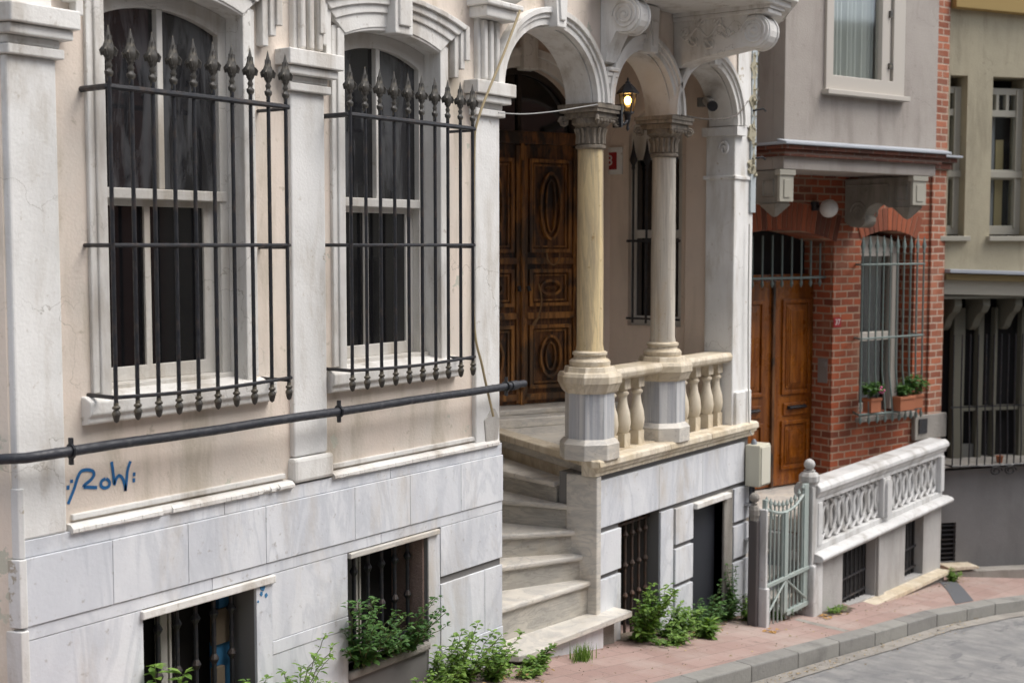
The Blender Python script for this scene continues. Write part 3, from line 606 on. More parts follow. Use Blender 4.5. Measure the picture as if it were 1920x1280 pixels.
# panelled porch door leaves
def oval(xc, zc, hw, hh, n=24): return [(xc+hw*math.cos(2*math.pi*i/n), zc+hh*math.sin(2*math.pi*i/n)) for i in range(n)]
def rring(mb, a, b, c, d, t, y0, y1): mb.plate(rect(a, b, c, d), [rect(a+t, b-t, c+t, d-t)], y0, y1)
for s0, s1 in ((-1.62, -.985), (-.965, -.34)):
    lf = dpart(h1, "door_leaf", MB().box(s0, s1, .09, .14, .15, 2.66), DOOR1, bevel=.004)
    xm = (s0+s1)/2; hw = (s1-s0)/2-.075; mb = MB()
    for z0, z1 in ((.30, .92), (1.10, 1.46), (1.62, 2.52)):
        rring(mb, xm-hw, xm+hw, z0, z1, .035, .055, .09); rring(mb, xm-hw+.05, xm+hw-.05, z0+.05, z1-.05, .018, .07, .09)
    for zc, hh in ((.61, .21), (2.07, .33), (1.28, .08)):
        a, b = oval(xm, zc, .125, hh), oval(xm, zc, .10, hh-.025); mb.plate(a, [b], .045, .09); mb.plate(oval(xm, zc, .06, hh-.07), [oval(xm, zc, .045, hh-.085)], .05, .09)
    for z in (.22, 1.01, 1.54): mb.box(s0+.02, s1-.02, .06, .09, z-.03, z+.03)
    mb.box(s0+.01, s0+.05, .06, .09, .16, 2.64).box(s1-.05, s1-.01, .06, .09, .16, 2.64)
    part(lf, "mouldings", mb, DOOR1B, bevel=.004)
    part(lf, "handle", MB().tube([(s0+.04 if s0 > -1 else s1-.04, .03, 1.30), (s0+.05 if s0 > -1 else s1-.04, .02, 1.25)], .02), IRON, smooth=True)
dpart(h1, "meeting_stile", MB().box(-.995, -.955, .045, .12, .15, 2.66).lathe(-.975, .045, [(.02, .3), (.028, .34), (.02, .4), (.02, .9), (.03, .95), (.02, 1.0), (.02, 1.5), (.028, 1.55), (.02, 1.6), (.018, 2.5)], 10), DOOR1B)
dpart(h1, "transom", MB().box(-1.62, -.34, .05, .14, 2.66, 2.78), DOOR1, bevel=.01)
fan = dpart(h1, "fanlight", MB().ring([(-1.62, 2.78)]+arc(-.98, .64, 2.78, .60)+[(-.34, 2.78)], [(-1.56, 2.78)]+arc(-.98, .58, 2.78, .54)+[(-.40, 2.78)], .10, .16).box(-1.0, -.96, .10, .14, 2.78, 3.36), M("blackish_wood", (.022, .014, .010), .7))  # fanlight frame in one near-black wood tone
part(fan, "pane", MB().plate([(-1.6, 2.78), (-.36, 2.78)]+list(reversed(arc(-.98, .62, 2.78, .58))), [], .13, .135), DGLASS)
rope = solo("rope_loop", MB().tube([(-.83+.06*math.sin(t*.5)*(.6 if t < 8 else 1), -.005, 1.32-.05*t if t < 9 else .92+.02*(t-9)) for t in range(14)], .007, 6).tube([(-.66+.075*math.cos(a), -.002, 1.62+.12*math.sin(a)) for a in [math.pi+i*math.pi/8 for i in range(9)]], .007, 6), M("hemp_rope", (.22, .13, .06), .9), DW, (-.8, .05, 1.3), "thin looped cord hanging on the worn carved double door", "cord", smooth=True)
# ---- things fixed to house one
def finial_bar(par, z0, z1, x, y, drop=True):
    b = part(par, "bar", BARS[(z0, z1)], IRON, loc=(x, y, 0))
    p = part(b, "spearhead", SPEAR, FINI, loc=(0, 0, z1))
    if drop: part(b, "drop", DROP, FINI, loc=(0, 0, z0))
sp = MB().lathe(0, 0, [(.013, -.02), (.014, .0), (.024, .01), (.026, .025), (.015, .035), (.015, .045), (.02, .055), (.012, .07), (.024, .09), (.040, .118), (.036, .135), (.024, .165), (.012, .205), (.002, .245)], 12, 1, .55)
for k in range(4):
    a = k*math.pi/2+.785
    sp.tube([(.014*math.cos(a+t*.5), .012*math.sin(a+t*.5), .085+t*.028) for t in range(5)], .0075, 5, .004)
    sp.tube([(.036*math.cos(a), .022*math.sin(a), .10), (.046*math.cos(a), .026*math.sin(a), .125), (.030*math.cos(a), .018*math.sin(a), .14)], .008, 5)
SPEAR = sp.mesh("spearhead", smooth=True); SPEAR.materials.append(FINI)
DROP = MB().lathe(0, 0, [(.002, -.10), (.012, -.092), (.017, -.075), (.019, -.062), (.021, -.060), (.021, -.05), (.012, -.035), (.020, -.03), (.020, -.022), (.012, -.015), (.012, .0)], 12).mesh("drop", smooth=True); DROP.materials.append(FINI)
BARS = {}
for z0, z1 in ((.93, 2.50),):
    BARS[(z0, z1)] = MB().tube([(0, 0, z0-.01), (0, 0, 1.7), (0, 0, z1)], .0110, 10).mesh("bar", smooth=True); BARS[(z0, z1)].materials.append(IRON)
for x0, x1, cx, lab in ((4.155, 5.335, 4.73, "black wrought iron bars with bronze spearheads over the leftmost tall window"), (5.86, 7.045, 6.47, "black spiked iron bars over the tall window next to the porch arch")):
    g = thing("window_grille", lab, "window grille", H1, (cx, .03, .93), "spiked iron grilles of the tall windows")
    for z, r in ((2.455, .015), (1.695, .0105), (.955, .0105)):
        bow = .03 if z < 1.5 else 0; P = [(x0-.004, .035, z), (x0-.006, -.07, z), (x0-.008, -.165, z), (x0+.01, -.18, z)]
        for i in range(1, 11): t = i/10; P.append((x0+(x1-x0)*t, -.18-.012*math.sin(math.pi*t), z-bow*math.sin(math.pi*t)*.4))
        P += [(x1+.02, -.18, z)]
        part(g, "rail", MB().tube(P, r, 8), IRON, smooth=True)
        part(g, "bracket", MB().tube([(x1-.01, -.18, z-.012), (x1-.01, -.1, z-.012), (x1-.01, .035, z-.012)], .010, 6), IRON, smooth=True)
    for k in range(10): finial_bar(g, .93, 2.50, x0+(x1-x0)*k/9, -.18)
random.seed(4)
# iron basement gratings
BB = {}
def basement_grille(a, b, z0, z1, lab, n, mat=None, y=.12):
    g = thing("basement_grille", lab, "basement grille", H1, ((a+b)/2, y, z0), "iron gratings of the basement openings")
    mb = MB().tube([(0, 0, z0), (0, 0, z1)], .013, 8)
    for k in range(3): zz = z1-.16-k*.26; mb.lathe(0, 0, [(.013, zz-.03), (.024, zz-.01), (.028, zz), (.024, zz+.01), (.013, zz+.03)], 8)
    me = mb.mesh("bar", smooth=True); me.materials.append(mat or IRON)
    for k in range(n): part(g, "bar", me, mat or IRON, loc=(a+(b-a)*(k+.5)/n, y, 0))
    part(g, "rail", MB().box(a, b, y-.012, y+.012, z1-.07, z1-.05), mat or IRON)
    part(g, "rail", MB().box(a, b, y-.012, y+.012, z0+.05, z0+.07), mat or IRON)
RUSTY = metal("rusty_iron", (.05, .032, .024), (.12, .055, .03), .7, .8)
basement_grille(4.43, 5.22, -1.6, -.2, "dark baluster bars in the basement opening under the leftmost window", 6)
basement_grille(5.99, 6.78, -.93, -.2, "dark knobbed bars in the square basement opening behind leafy weeds", 6)
basement_grille(9.27, 9.95, -1.75, -.57, "rusty bars in the basement opening right of the curved steps", 6, RUSTY)
part(h1, "basement_window", MB().box(9.27, 9.95, .34, .36, -1.75, -.57), BLACK)
part(h1, "basement_door", MB().box(10.53, 11.165, .10, .16, -2.2, -.60), M("charcoal_door_paint", (.030, .033, .042), .5), bevel=.004)
part(h1, "door_lintel", MB().box(10.53, 11.22, -.05, .1, -.655, -.605), TRIM, bevel=.006)
# long black pipe
pz = .715
pp = thing("wall_pipe", "long black pipe running along the facade under both tall windows", "pipe", H1, (5.8, -.1, pz))
P = [(3.10, 1.75, pz-.01), (3.55, .25, pz-.01), (3.62, .0, pz-.01), (3.70, -.10, pz-.005), (3.82, -.125, pz)] + [(3.9+(7.72-3.9)*i/12, -.125, pz+.0025*math.sin(i*1.7)) for i in range(13)]
part(pp, "pipe", MB().tube(P, .0255, 14), PIPE, smooth=True)
cl = MB().tube([(0, -.125+  .032*math.cos(a), pz+.032*math.sin(a)) for a in [i*math.pi/8 for i in range(17)]], .008, 6).box(-.008, .008, -.135, -.115, pz+.03, pz+.065).box(-.008, .008, -.135, -.115, pz-.065, pz-.03).box(-.006, .006, -.09, .03, pz-.006, pz+.006).mesh("pipe_clamp"); cl.materials.append(IRON)
for x in (3.93, 5.80, 7.50): part(pp, "pipe_clamp", cl, IRON, loc=(x, 0, 0))
part(pp, "coupling", MB().tube([(7.55, -.125, pz), (7.62, -.125, pz)], .033, 14), PIPE, smooth=True)
# conduits and wires
def wire(name, pts, r, mat, lab, cat="cable"):
    Q = []
    for i in range(len(pts)-1):
        a, b, c, d = [Vector(pts[max(0, min(len(pts)-1, i+k))]) for k in (-1, 0, 1, 2)]
        for k in range(6): t = k/6; Q.append(.5*((2*b)+(-a+c)*t+(2*a-5*b+4*c-d)*t*t+(-a+3*b-3*c+d)*t**3))
    Q.append(Vector(pts[-1])); base = Q[0]
    return solo(name, MB().tube(Q, r, 7), mat, H1, tuple(base), lab, cat, smooth=True)
def hp(x, y, off): p = px(x, y, H1, off); return (p[0], -off, p[1])
TAN = M("tan_conduit", (.36, .29, .17), .6)
wire("cable", [hp(975, 20, .17), hp(945, 100, .16), hp(897, 222, .13), hp(889, 300, .11), hp(888, 590, .11), hp(905, 690, .10), hp(925, 780, .09)], .009, TAN, "tan cable hanging down the pier beside the second barred window")
wire("cable", [hp(935, 212, .06), hp(985, 214, .05), hp(1040, 209, .06), hp(1078, 203, .08), hp(1120, 196, .08)], .004, M("white_cable", (.36, .36, .35), .6), "pale wire strung across the first porch arch to the column top")
wire("cable", [hp(1278, 216, .06), hp(1330, 224, .05), hp(1378, 218, .06), hp(1402, 190, .06)], .006, M("brown_cable", (.10, .085, .07), .7), "dark wire sagging across the rightmost porch arch")
wire("cable", [hp(1405, 420, .04), hp(1403, 600, .04), hp(1404, 780, .05), hp(1409, 815, .08)], .007, M("grey_cable", (.42, .41, .39), .6), "pale cable running down the corner pier into the meter box")
# lantern
LX, LY, LZ = 9.315, -.02, 2.825
la = thing("wall_lantern", "lit black lantern glowing warm beside the porch column capital", "lantern", H1, (9.17, -.02, 2.74))
part(la, "arm", MB().tube([(9.17, LY, 2.70), (9.20, LY, 2.66), (9.26, LY, 2.655), (LX, LY, 2.69), (LX, LY, 2.74)], .014, 8).box(9.15, 9.175, LY-.04, LY+.04, 2.62, 2.80).lathe(LX, LY, [(.001, 2.60), (.014, 2.62), (.008, 2.65), (.02, 2.68), (.03, 2.74)], 10), IRON, smooth=True)
part(la, "cage", MB().lathe(LX, LY, [(.035, 2.735), (.05, 2.745), (.05, 2.755), (.03, 2.757)], 6).tube([(LX+.048, LY, 2.75), (LX+.068, LY, 2.90)], .005, 5).tube([(LX-.048, LY, 2.75), (LX-.068, LY, 2.90)], .005, 5).tube([(LX+.024, LY-.042, 2.75), (LX+.034, LY-.06, 2.90)], .005, 5).tube([(LX-.024, LY-.042, 2.75), (LX-.034, LY-.06, 2.90)], .005, 5).tube([(LX-.024, LY+.042, 2.75), (LX-.034, LY+.06, 2.90)], .005, 5).tube([(LX+.024, LY+.042, 2.75), (LX+.034, LY+.06, 2.90)], .005, 5), IRON)
part(la, "lantern_cap", MB().lathe(LX, LY, [(.09, 2.895), (.092, 2.905), (.055, 2.95), (.03, 2.975), (.02, 2.98), (.022, 2.99), (.008, 3.0), (.01, 3.015), (.002, 3.03)], 6), IRON)
BULB = bpy.data.materials.new("lit_bulb"); BULB.use_nodes = True; bn = BULB.node_tree.nodes["Principled BSDF"]; bn.inputs["Emission Color"].default_value = (1, .62, .22, 1); bn.inputs["Emission Strength"].default_value = 14
part(la, "bulb", MB().sphere((LX, LY, 2.845), .027, 12, 1.25), BULB, smooth=True)
part(la, "glass_shade", MB().lathe(LX, LY, [(.046, 2.757), (.066, 2.893)], 6, cap=False), glass("amber_glass", (1, .82, .5)))
ld_ = bpy.data.lights.new("lantern_light", 'POINT'); ld_.energy = 7; ld_.color = (1, .60, .25); ld_.shadow_soft_size = .03
lo = bpy.data.objects.new("lantern_light", ld_); COL.objects.link(lo); lo.parent = la; lo.location = Vector((LX, LY, 2.845))-Vector(la['_b'])
# security camera
sc = thing("security_camera", "white bullet security camera under the rightmost porch arch", "camera", H1, (11.29, .30, 3.02))
part(sc, "mount", MB().lathe(11.28, .33, [(.05, 2.98), (.05, 3.06)], 12).tube([(11.27, .33, 3.02), (11.2, .24, 3.0)], .02, 8), M("grey_plastic", (.16, .16, .15), .6), smooth=True)
part(sc, "housing", MB().tube([(11.24, .26, 3.03), (11.02, .10, 2.955)], .045, 14), M("white_plastic", (.42, .42, .40), .5), smooth=True)
part(sc, "lens", MB().tube([(11.03, .105, 2.958), (10.985, .073, 2.943)], .047, 14), IRON, smooth=True)
# number plates
def text_mesh(txt, size):
    cu = bpy.data.curves.new("t", 'FONT'); cu.body = txt; cu.size = size; cu.align_x = 'CENTER'; cu.align_y = 'CENTER'; cu.extrude = .0015
    o = bpy.data.objects.new("t", cu); COL.objects.link(o); dg = bpy.context.evaluated_depsgraph_get(); me = bpy.data.meshes.new_from_object(o.evaluated_get(dg))
    bpy.data.objects.remove(o); me.transform(Matrix.Rotation(R(90), 4, 'X')); return me
RED = M("red_enamel", (.28, .012, .015), .4); WHT = M("white_enamel", (.62, .60, .58), .5)
def plate_num(fr, x, y, z, w_, h_, txt, lab, frame_=False):
    t = thing("number_plate", lab, "number plate", fr, (x, y, z))
    part(t, "plate", MB().box(x-w_/2, x+w_/2, y-.006, y, z-h_/2, z+h_/2), RED)
    if frame_: part(t, "surround", MB().plate(rect(x-w_*.85, x+w_*.85, z-h_*.78, z+h_*.78), [rect(x-w_/2, x+w_/2, z-h_/2, z+h_/2)], y-.012, y+.01), WHITE, bevel=.004)
    me = text_mesh(txt, h_*.85); me.materials.clear(); me.materials.append(WHT); o = part(t, "digits", me, WHT, loc=(x, y-.009, z))
plate_num(Fr(11.40, 0, -90), -1.40, -.012, 2.52, .17, .17, "8", "red house number plate half hidden behind the first marble column", True)
# meter box and downpipes at the corner
mbx = thing("meter_box", "cream electric meter box at the right corner of the porch wall", "meter box", H1, (11.66, -.02, -.58))
part(mbx, "casing", MB().box(11.56, 11.80, -.17, -.015, -.60, -.20), M("cream_plastic", (.55, .53, .43), .5), bevel=.012)
part(mbx, "cover", MB().box(11.58, 11.78, -.182, -.168, -.58, -.22), M("cream_lid", (.58, .56, .47), .5), bevel=.005)
part(mbx, "gland", MB().lathe(11.62, -.08, [(.03, -.20), (.025, -.17), (.01, -.15)], 10), M("grey_gland", (.2, .22, .25), .6), smooth=True)
dp = thing("downpipe", "thin black downpipe below the meter box", "downpipe", H1, (11.60, -.06, -1.9))
part(dp, "pipe", MB().tube([(11.61, -.07, -.60), (11.61, -.07, -1.95)], .028, 10), PIPE, smooth=True)
for z in (-.78, -1.12, -1.68): part(dp, "bracket", MB().lathe(11.61, -.07, [(.034, z-.015), (.034, z+.015)], 10).box(11.56, 11.66, -.07, .0, z-.008, z+.008), M("galvanised_%d" % int(-z*100), (.3, .3, .3), .5))

# ================================================================== HOUSE TWO (red brick, mauve bay)
FL2 = -1.06
h2 = thing("brick_house", "red brick house with mauve grey bay window over a varnished wooden door", "house", H2, (-2.4, .2, FL2))
dh = [(-3.95, FL2-.02), (-2.19, FL2-.02)] + list(reversed(seg(-3.07, .88, 1.73, .13)))
wh = [(-1.71, -.30), (-.72, -.30)] + list(reversed(seg(-1.215, .495, 1.76, .10)))
part(h2, "wall", MB().plate([(-5.0, -3), (-.45, -3), (-.45, TOP), (-5.0, TOP)], [dh, wh], 0, .45), BRICK)
part(h2, "corner_pier", MB().box(-.445, -.17, -.03, .45, -3, TOP), BRICK2, bevel=.006)
part(h2, "side_wall", MB().box(-.45, -.18, .46, 9, -3, TOP).box(-5.0, -.5, 8.8, 9, -3, TOP).box(-5.0, -4.8, .46, 8.8, -3, TOP), BRICK)
part(h2, "roof", MB().box(-5.1, -.1, -.2, 9.2, TOP, TOP+.2), CONC)
def voussoirs(xc, half, zs, rise, h, n, y0, y1, bw=.84):
    mb = MB(); r = (half*half+rise*rise)/(2*rise); cz = zs+rise-r; a = math.asin(half/r)
    for i in range(n):
        a0 = -a*1.03+2.06*a*(i+(1-bw)/2)/n; a1 = -a*1.03+2.06*a*(i+1-(1-bw)/2)/n
        q = [(xc+rr*math.sin(t), cz+rr*math.cos(t)) for rr, t in ((r, a0), (r, a1), (r+h, a1*1.0), (r+h, a0*1.0))]
        mb.plate(q, [], y0, y1)
    return mb
part(h2, "brick_arch", voussoirs(-3.07, .885, 1.735, .13, .30, 24, -.012, .20), VOUS)
part(h2, "brick_arch", voussoirs(-1.215, .50, 1.765, .10, .26, 13, -.012, .20), VOUS)
part(h2, "arch_mortar", MB().ring(seg(-3.07, .975, 2.03, .145), seg(-3.07, .89, 1.74, .13), -.006, .1).ring(seg(-1.215, .565, 2.015, .113), seg(-1.215, .505, 1.77, .10), -.006, .1), M("arch_mortar", (.36, .25, .18), .9))
# door
DRY = .30
fr2 = part(h2, "door_frame", MB().box(-3.95, -2.09+.0, DRY+.03, DRY+.12, 1.30, 1.36).box(-2.19, -2.05, DRY-.02, DRY+.1, FL2, 1.36).box(-3.95, -3.62, DRY-.02, DRY+.1, FL2, 1.36), DOOR2, bevel=.005)
part(h2, "door_recess", MB().box(-3.95, -2.19, .43, .46, FL2, 1.9), BLACK)
for s0, s1 in ((-3.60, -2.875), (-2.835, -2.10)):
    lf = part(h2, "door_leaf", MB().box(s0, s1, DRY, DRY+.06, FL2+.02, 1.295), DOOR2, bevel=.006)
    xm = (s0+s1)/2; pm2 = MB()
    for z0, z1 in ((-.86, -.30), (.0, 1.08)):
        hw = .235; pm2.plate(rect(xm-hw, xm+hw, z0, z1), [rect(xm-hw+.045, xm+hw-.045, z0+.045, z1-.045)], DRY-.022, DRY)
        for k, q in enumerate((.07, .095, .12)): pm2.box(xm-hw+q, xm+hw-q, DRY-.010-.008*k, DRY-.002-.008*k+.004, z0+q, z1-q)
    pm2.box(xm-.20, xm+.20, DRY-.02, DRY, -.24, -.10)
    part(lf, "panels", pm2, DOOR2, bevel=.005)
    part(lf, "letter_plate", MB().box(xm-.15, xm+.15, DRY-.04, DRY-.02, -.17, -.13).tube([(xm-.14, DRY-.05, -.15), (xm+.14, DRY-.05, -.15)], .014, 8), IRON)
part(h2, "meeting_strip", MB().box(-2.873, -2.837, DRY-.03, DRY+.05, FL2+.02, 1.29), DOOR1)
tg = thing("transom_grille", "pale green upright bars in the arch above the varnished door", "window grille", H2, (-3.07, .12, 1.3))
for k in range(11): part(tg, "bar", MB().tube([(0, 0, 1.30), (0, 0, 1.80-.09*(abs(k-5)/5)**2)], .011, 7).lathe(0, 0, [(.002, 1.22), (.018, 1.25), (.02, 1.27), (.011, 1.30)], 8), GREEN, smooth=True, loc=(-3.86+k*.158, .12, 0))
part(tg, "rail", MB().box(-3.95, -2.19, .105, .135, 1.315, 1.34), GREEN)
solo("intercom", MB().box(-2.20-.0, -2.17, .06, .20, .12, .40).box(-2.21, -2.195, .08, .18, .30, .36), M("grey_metal", (.2, .19, .18), .45), H2, (-2.19, .13, .12), "grey intercom panel on the brick door jamb", "intercom", bevel=.004)
plate_num(H2, px(1569, 604, H2, 0)[0], -.004, px(1569, 604, H2, 0)[1], .125, .11, "37", "small red number plate on the brick between the varnished door and its window")
gp = px(1554, 391, H2, .22); gl = thing("globe_lamp", "white glass globe lamp on the brick under the bay", "lamp", H2, (gp[0], 0, gp[1]))
part(gl, "globe", MB().sphere((gp[0], -.22, gp[1]), .10, 20), M("opal_glass", (.62, .62, .60), .3), smooth=True)
part(gl, "arm", MB().tube([(gp[0], .01, gp[1]+.03), (gp[0], -.13, gp[1]+.02)], .02, 8).lathe(gp[0], -.02, [(.05, gp[1]-.02), (.05, gp[1]+.08)], 10), IRON, smooth=True)
# window of house two
w2 = part(h2, "window", MB().ring([(-1.69, -.29)]+seg(-1.215, .47, 1.70, .10)+[(-.74, -.29)], [(-1.62, -.20)]+seg(-1.215, .39, 1.55, .06)+[(-.82, -.20)], .20, .30).box(-1.65, -.78, .19, .30, .56, .66).box(-.90, -.82, .18, .28, -.28, 1.6).box(-1.62, -.8, .19, .29, 1.56, 1.68).box(-1.7, -.73, .30, .36, -.3, -.2), BAYT, bevel=.005)
part(w2, "pane", MB().box(-1.66, -.78, .24, .245, -.25, 1.6), GLASS)
part(w2, "blind", MB().box(-1.62, -1.30, .33, .34, -.2, 1.6), M("dim_curtain", (.10, .09, .085), .9))
part(h2, "room_back", MB().box(-1.75, -.68, .9, .95, -.3, 1.9).box(-1.76, -1.74, .45, .95, -.3, 1.9).box(-.70, -.68, .45, .95, -.3, 1.9), BLACK)
part(h2, "window_sill", MB().box(-1.76, -.68, -.05, .2, -.36, -.30), CONC, bevel=.008)
g2 = thing("window_grille", "pale green belly grille over the brick house window holding flower pots", "window grille", H2, (-1.37, -.02, -.3))
for z, bow in ((1.47, 0), (.63, .0), (-.235, .07)):
    P = [(-1.80, .0, z), (-1.93, -.15, z)] + [(-1.95+1.15*t/12, -.20-bow*math.sin(math.pi*t/12), z-(.0 if not bow else .0)) for t in range(13)] + [(-.79, -.12, z), (-.785, .0, z)]
    part(g2, "rail", MB().tube(P, .013, 8), GREEN, smooth=True)
for k in range(10):
    x = -1.93+k*.124; b = .07*math.sin(math.pi*(x+1.95)/1.15)
    bb = part(g2, "bar", MB().tube([(x, -.20, 1.60), (x, -.20, .63), (x, -.205, .25), (x, -.20-b*.6, .0), (x, -.20-b, -.235), (x, -.20-b, -.26)], .011, 7), GREEN, smooth=True)
    part(bb, "spearhead", MB().lathe(x, -.20, [(.011, 1.59), (.024, 1.61), (.014, 1.63), (.034, 1.68), (.02, 1.73), (.002, 1.80)], 8, 1, .6), GREEN, smooth=True)
    part(bb, "drop", MB().lathe(x, -.20-b, [(.002, -.35), (.018, -.32), (.020, -.30), (.011, -.265)], 8), GREEN, smooth=True)
# bay
E_ = .95; bs0, bs1 = -4.10, -1.67
bay = part(h2, "bay", MB().plate(rect(bs0, bs1, 2.44, TOP), [rect(-3.50, -2.31, 3.27, 5.3)], -E_, -E_+.15).box(bs1-.12, bs1, -E_+.15, .0, 2.44, TOP).box(bs0+.13, bs1-.12, -E_+.15, .0, 2.46, 2.50), BAY, bevel=.006)
part(bay, "cheek", MB().box(bs0, bs0+.12, -E_+.15, .0, 2.44, TOP), BAY)
part(bay, "brick_band", MB().box(bs0-.045, bs1+.045, -E_-.05, .0, 2.565, 2.63).box(bs0-.075, bs1+.075, -E_-.085, .0, 2.632, 2.672), BRICKD, bevel=.004)
part(bay, "lead_flashing", MB().box(bs0-.10, bs1+.12, -E_-.12, .0, 2.674, 2.70).xprism([(-E_-.12, 2.70), (-E_, 2.73), (-E_, 2.701)], bs0-.1, bs1+.12), SHEET, bevel=.006)
bw = part(bay, "bay_window", MB().plate(rect(-3.53, -2.28, 3.24, 5.3), [rect(-3.42, -2.66, 3.40, 5.2), rect(-2.54, -2.47, 3.40, 5.2)], -E_-.03, -E_+.06).box(-3.56, -2.25, -E_-.09, -E_+.02, 3.20, 3.25).box(-2.53, -2.48, -E_-.0, -E_+.05, 3.3, 5.2), BAYT, bevel=.006)
part(bw, "pane", MB().box(-3.45, -2.44, -E_+.02, -E_+.025, 3.3, 5.2), GLASS)
cur = MB(); n = 60
cv = [(-3.45+.80*i/n, -E_+.10+.018*math.sin(i*1.1)+.012*math.sin(i*.37), z) for z in (3.2, 5.3) for i in range(n+1)]
cur.add(cv, [(i, i+1, n+2+i, n+1+i) for i in range(n)]); part(bw, "net_curtain", cur, M("net_curtain", (.50, .52, .49), .9), smooth=True)
part(bw, "hinge", MB().box(-2.56, -2.50, -E_-.05, -E_-.03, 3.52, 3.58), FINI); part(bw, "hinge", MB().box(-2.56, -2.52, -E_-.05, -E_-.03, 4.05, 4.12), FINI)
part(bay, "side_window", MB().box(bs0-.03, bs0, -.62, -.14, 3.13, 3.17).box(bs0-.02, bs0, -.60, -.52, 3.17, 5).box(bs0-.02, bs0, -.22, -.14, 3.17, 5), BAYT, bevel=.004)
part(bay, "side_pane", MB().box(bs0-.008, bs0-.002, -.53, -.21, 3.17, 5), DGLASS)
part(h2, "pier_flashing", MB().box(-.46, -.04, -.16, .45, 2.74, 2.765), SHEET, bevel=.004)
part(h2, "pier_cornice", MB().box(-.455, -.08, -.11, .45, 2.68, 2.735).box(-.45, -.12, -.07, .45, 2.60, 2.68), BRICKD, bevel=.004)
def console2(x0, x1):
    pr = [(0, 2.43), (-.90, 2.43), (-.90, 2.10), (-.60, 2.10)]
    for i in range(1, 9): t = i/8; pr.append((-.60+.34*t, 2.10+.12*math.sin(t*math.pi*.6)-.19*t*t))
    pr += [(-.19+.10*math.cos(a), 1.97+.085*math.sin(a)) for a in [R(150+i*20) for i in range(7)]] + [(-.08, 1.90), (0, 1.95)]
    c = part(h2, "bay_console", MB().xprism(pr, x0, x1), BAYC, bevel=.008)
    vol = MB()
    for s, xx in ((-1, x0), (1, x1)):
        vol.tube([(xx+s*.003, -.20+.12*(1-i/40)*math.cos(i*.42), 2.06+.12*(1-i/40)*math.sin(i*.42)) for i in range(38)], .013, 6, .008)
        vol.tube([(xx+s*.003, -.04, 2.36), (xx+s*.003, -.60, 2.36), (xx+s*.003, -.60, 2.17)], .010, 6)
        vol.tube([(xx+s*.003, y, z) for y, z in ((-.70, 2.18), (-.84, 2.18), (-.84, 2.34), (-.70, 2.34), (-.70, 2.18))], .010, 6)
    part(c, "scroll_carving", vol, BAYC, smooth=True)
    part(c, "front_block", MB().box(x0-.015, x1+.015, -.935, -.90, 2.12, 2.40).box(x0-.03, x1+.03, -.95, -.88, 2.38, 2.435).box(x0+.04, x1-.04, -.945, -.93, 2.16, 2.34), OLT, bevel=.005)
    part(c, "pendant", MB().lathe((x0+x1)/2, -.78, [(.16, 2.10), (.03, 1.98), (.001, 1.97)], 4, 1, 1, True), BAYC)
console2(-2.02, -1.82); console2(-4.12, -3.95)
part(h2, "stone_plaque", MB().box(-.72, -.10, -.06, .0, -.66, -.36), CONC, bevel=.01)
solo("meter_hatch", MB().box(-.66, -.50, -.075, -.062, -.58, -.40), IRON, H2, (-.58, -.06, -.58), "small black hatch low on the brick corner pier", "hatch", bevel=.004)

# ================================================================== terrace, balustrade and gate
tx1 = 3.72
front = MB().plate([(.10, -3.2), (tx1-.02, -3.2), (tx1-.02, -1.42), (.10, -1.42)], [[(.70, -2.04), (1.60, -2.10), (1.60, -1.47), (.70, -1.47)], [(2.49, -2.12), (3.09, -2.16), (3.09, -1.47), (2.49, -1.47)]], .02, .13)
te = thing("terrace", "raised terrace wall with two barred openings below the white balustrade", "terrace", BL, (1.9, .1, -2.2))
TERW = plaster("terrace_render", (.40, .39, .38), (.34, .335, .325), (.22, .20, .18), .5, None)
part(te, "front_wall", front, TERW)
part(te, "terrace_floor", MB().vprism([(.20, .22), (tx1-.04, .22), (4.4, 1.0), (1.6, 1.9), (-.4, 1.95), (-.4, .95), (.0, .95), (.0, .6), (.20, .6)], -1.20, FL2), STEPM)
part(te, "side_wall", MB().box(.10, .20, .135, 1.2, -3.2, -1.21), TERW)
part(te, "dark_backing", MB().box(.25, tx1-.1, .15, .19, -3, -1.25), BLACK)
part(te, "pier_edge", MB().box(1.62, 1.80, -.012, .02, -2.3, -1.43), TERW, bevel=.01)
part(te, "sloping_sill", MB().plate([(.70, -2.07), (3.62, -2.20), (3.62, -2.24), (.70, -2.13)], [], -.14, .05), YELM, bevel=.006)
part(te, "plinth", MB().plate([(.9, -3), (3.55, -3), (3.55, -2.245), (.9, -2.14)], [], -.08, .018), CONC)
for a, b, z0, z1 in ((.72, 1.54, -2.08, -1.5), (2.50, 3.08, -2.14, -1.5)):
    g = thing("basement_grille", "black bars in the wide opening at the %s end of the terrace wall" % ("gate" if a < 1 else "far"), "basement grille", BL, ((a+b)/2, .08, z0), "black gratings under the balustrade")
    n = int((b-a)/.105)
    for k in range(n): part(g, "bar", MB().tube([(0, 0, z0), (0, 0, z1)], .009, 6), IRON, loc=(a+(b-a)*(k+.5)/n, .11, 0))
    for z in ((z0+z1)/2-.02, z0+.06): part(g, "rail", MB().box(a, b, .10, .12, z, z+.02), IRON)
ba = thing("balustrade", "white painted balustrade with a pattern of pointed loops above the pavement", "balustrade", BL, (1.9, .1, -1.4))
part(ba, "handrail", MB().xprism([(.22, -.79), (.24, -.74), (.24, -.69), (.20, -.64), (.0, -.64), (-.045, -.68), (-.045, -.715), (-.02, -.745), (.0, -.79)], -.04, tx1+.03), BALP, bevel=.008)
part(ba, "base_ledge", MB().xprism([(.25, -1.42), (.25, -1.33), (-.02, -1.33), (-.085, -1.35), (-.10, -1.375), (-.085, -1.405), (-.02, -1.42)], -.06, tx1+.08), BALP, bevel=.01)
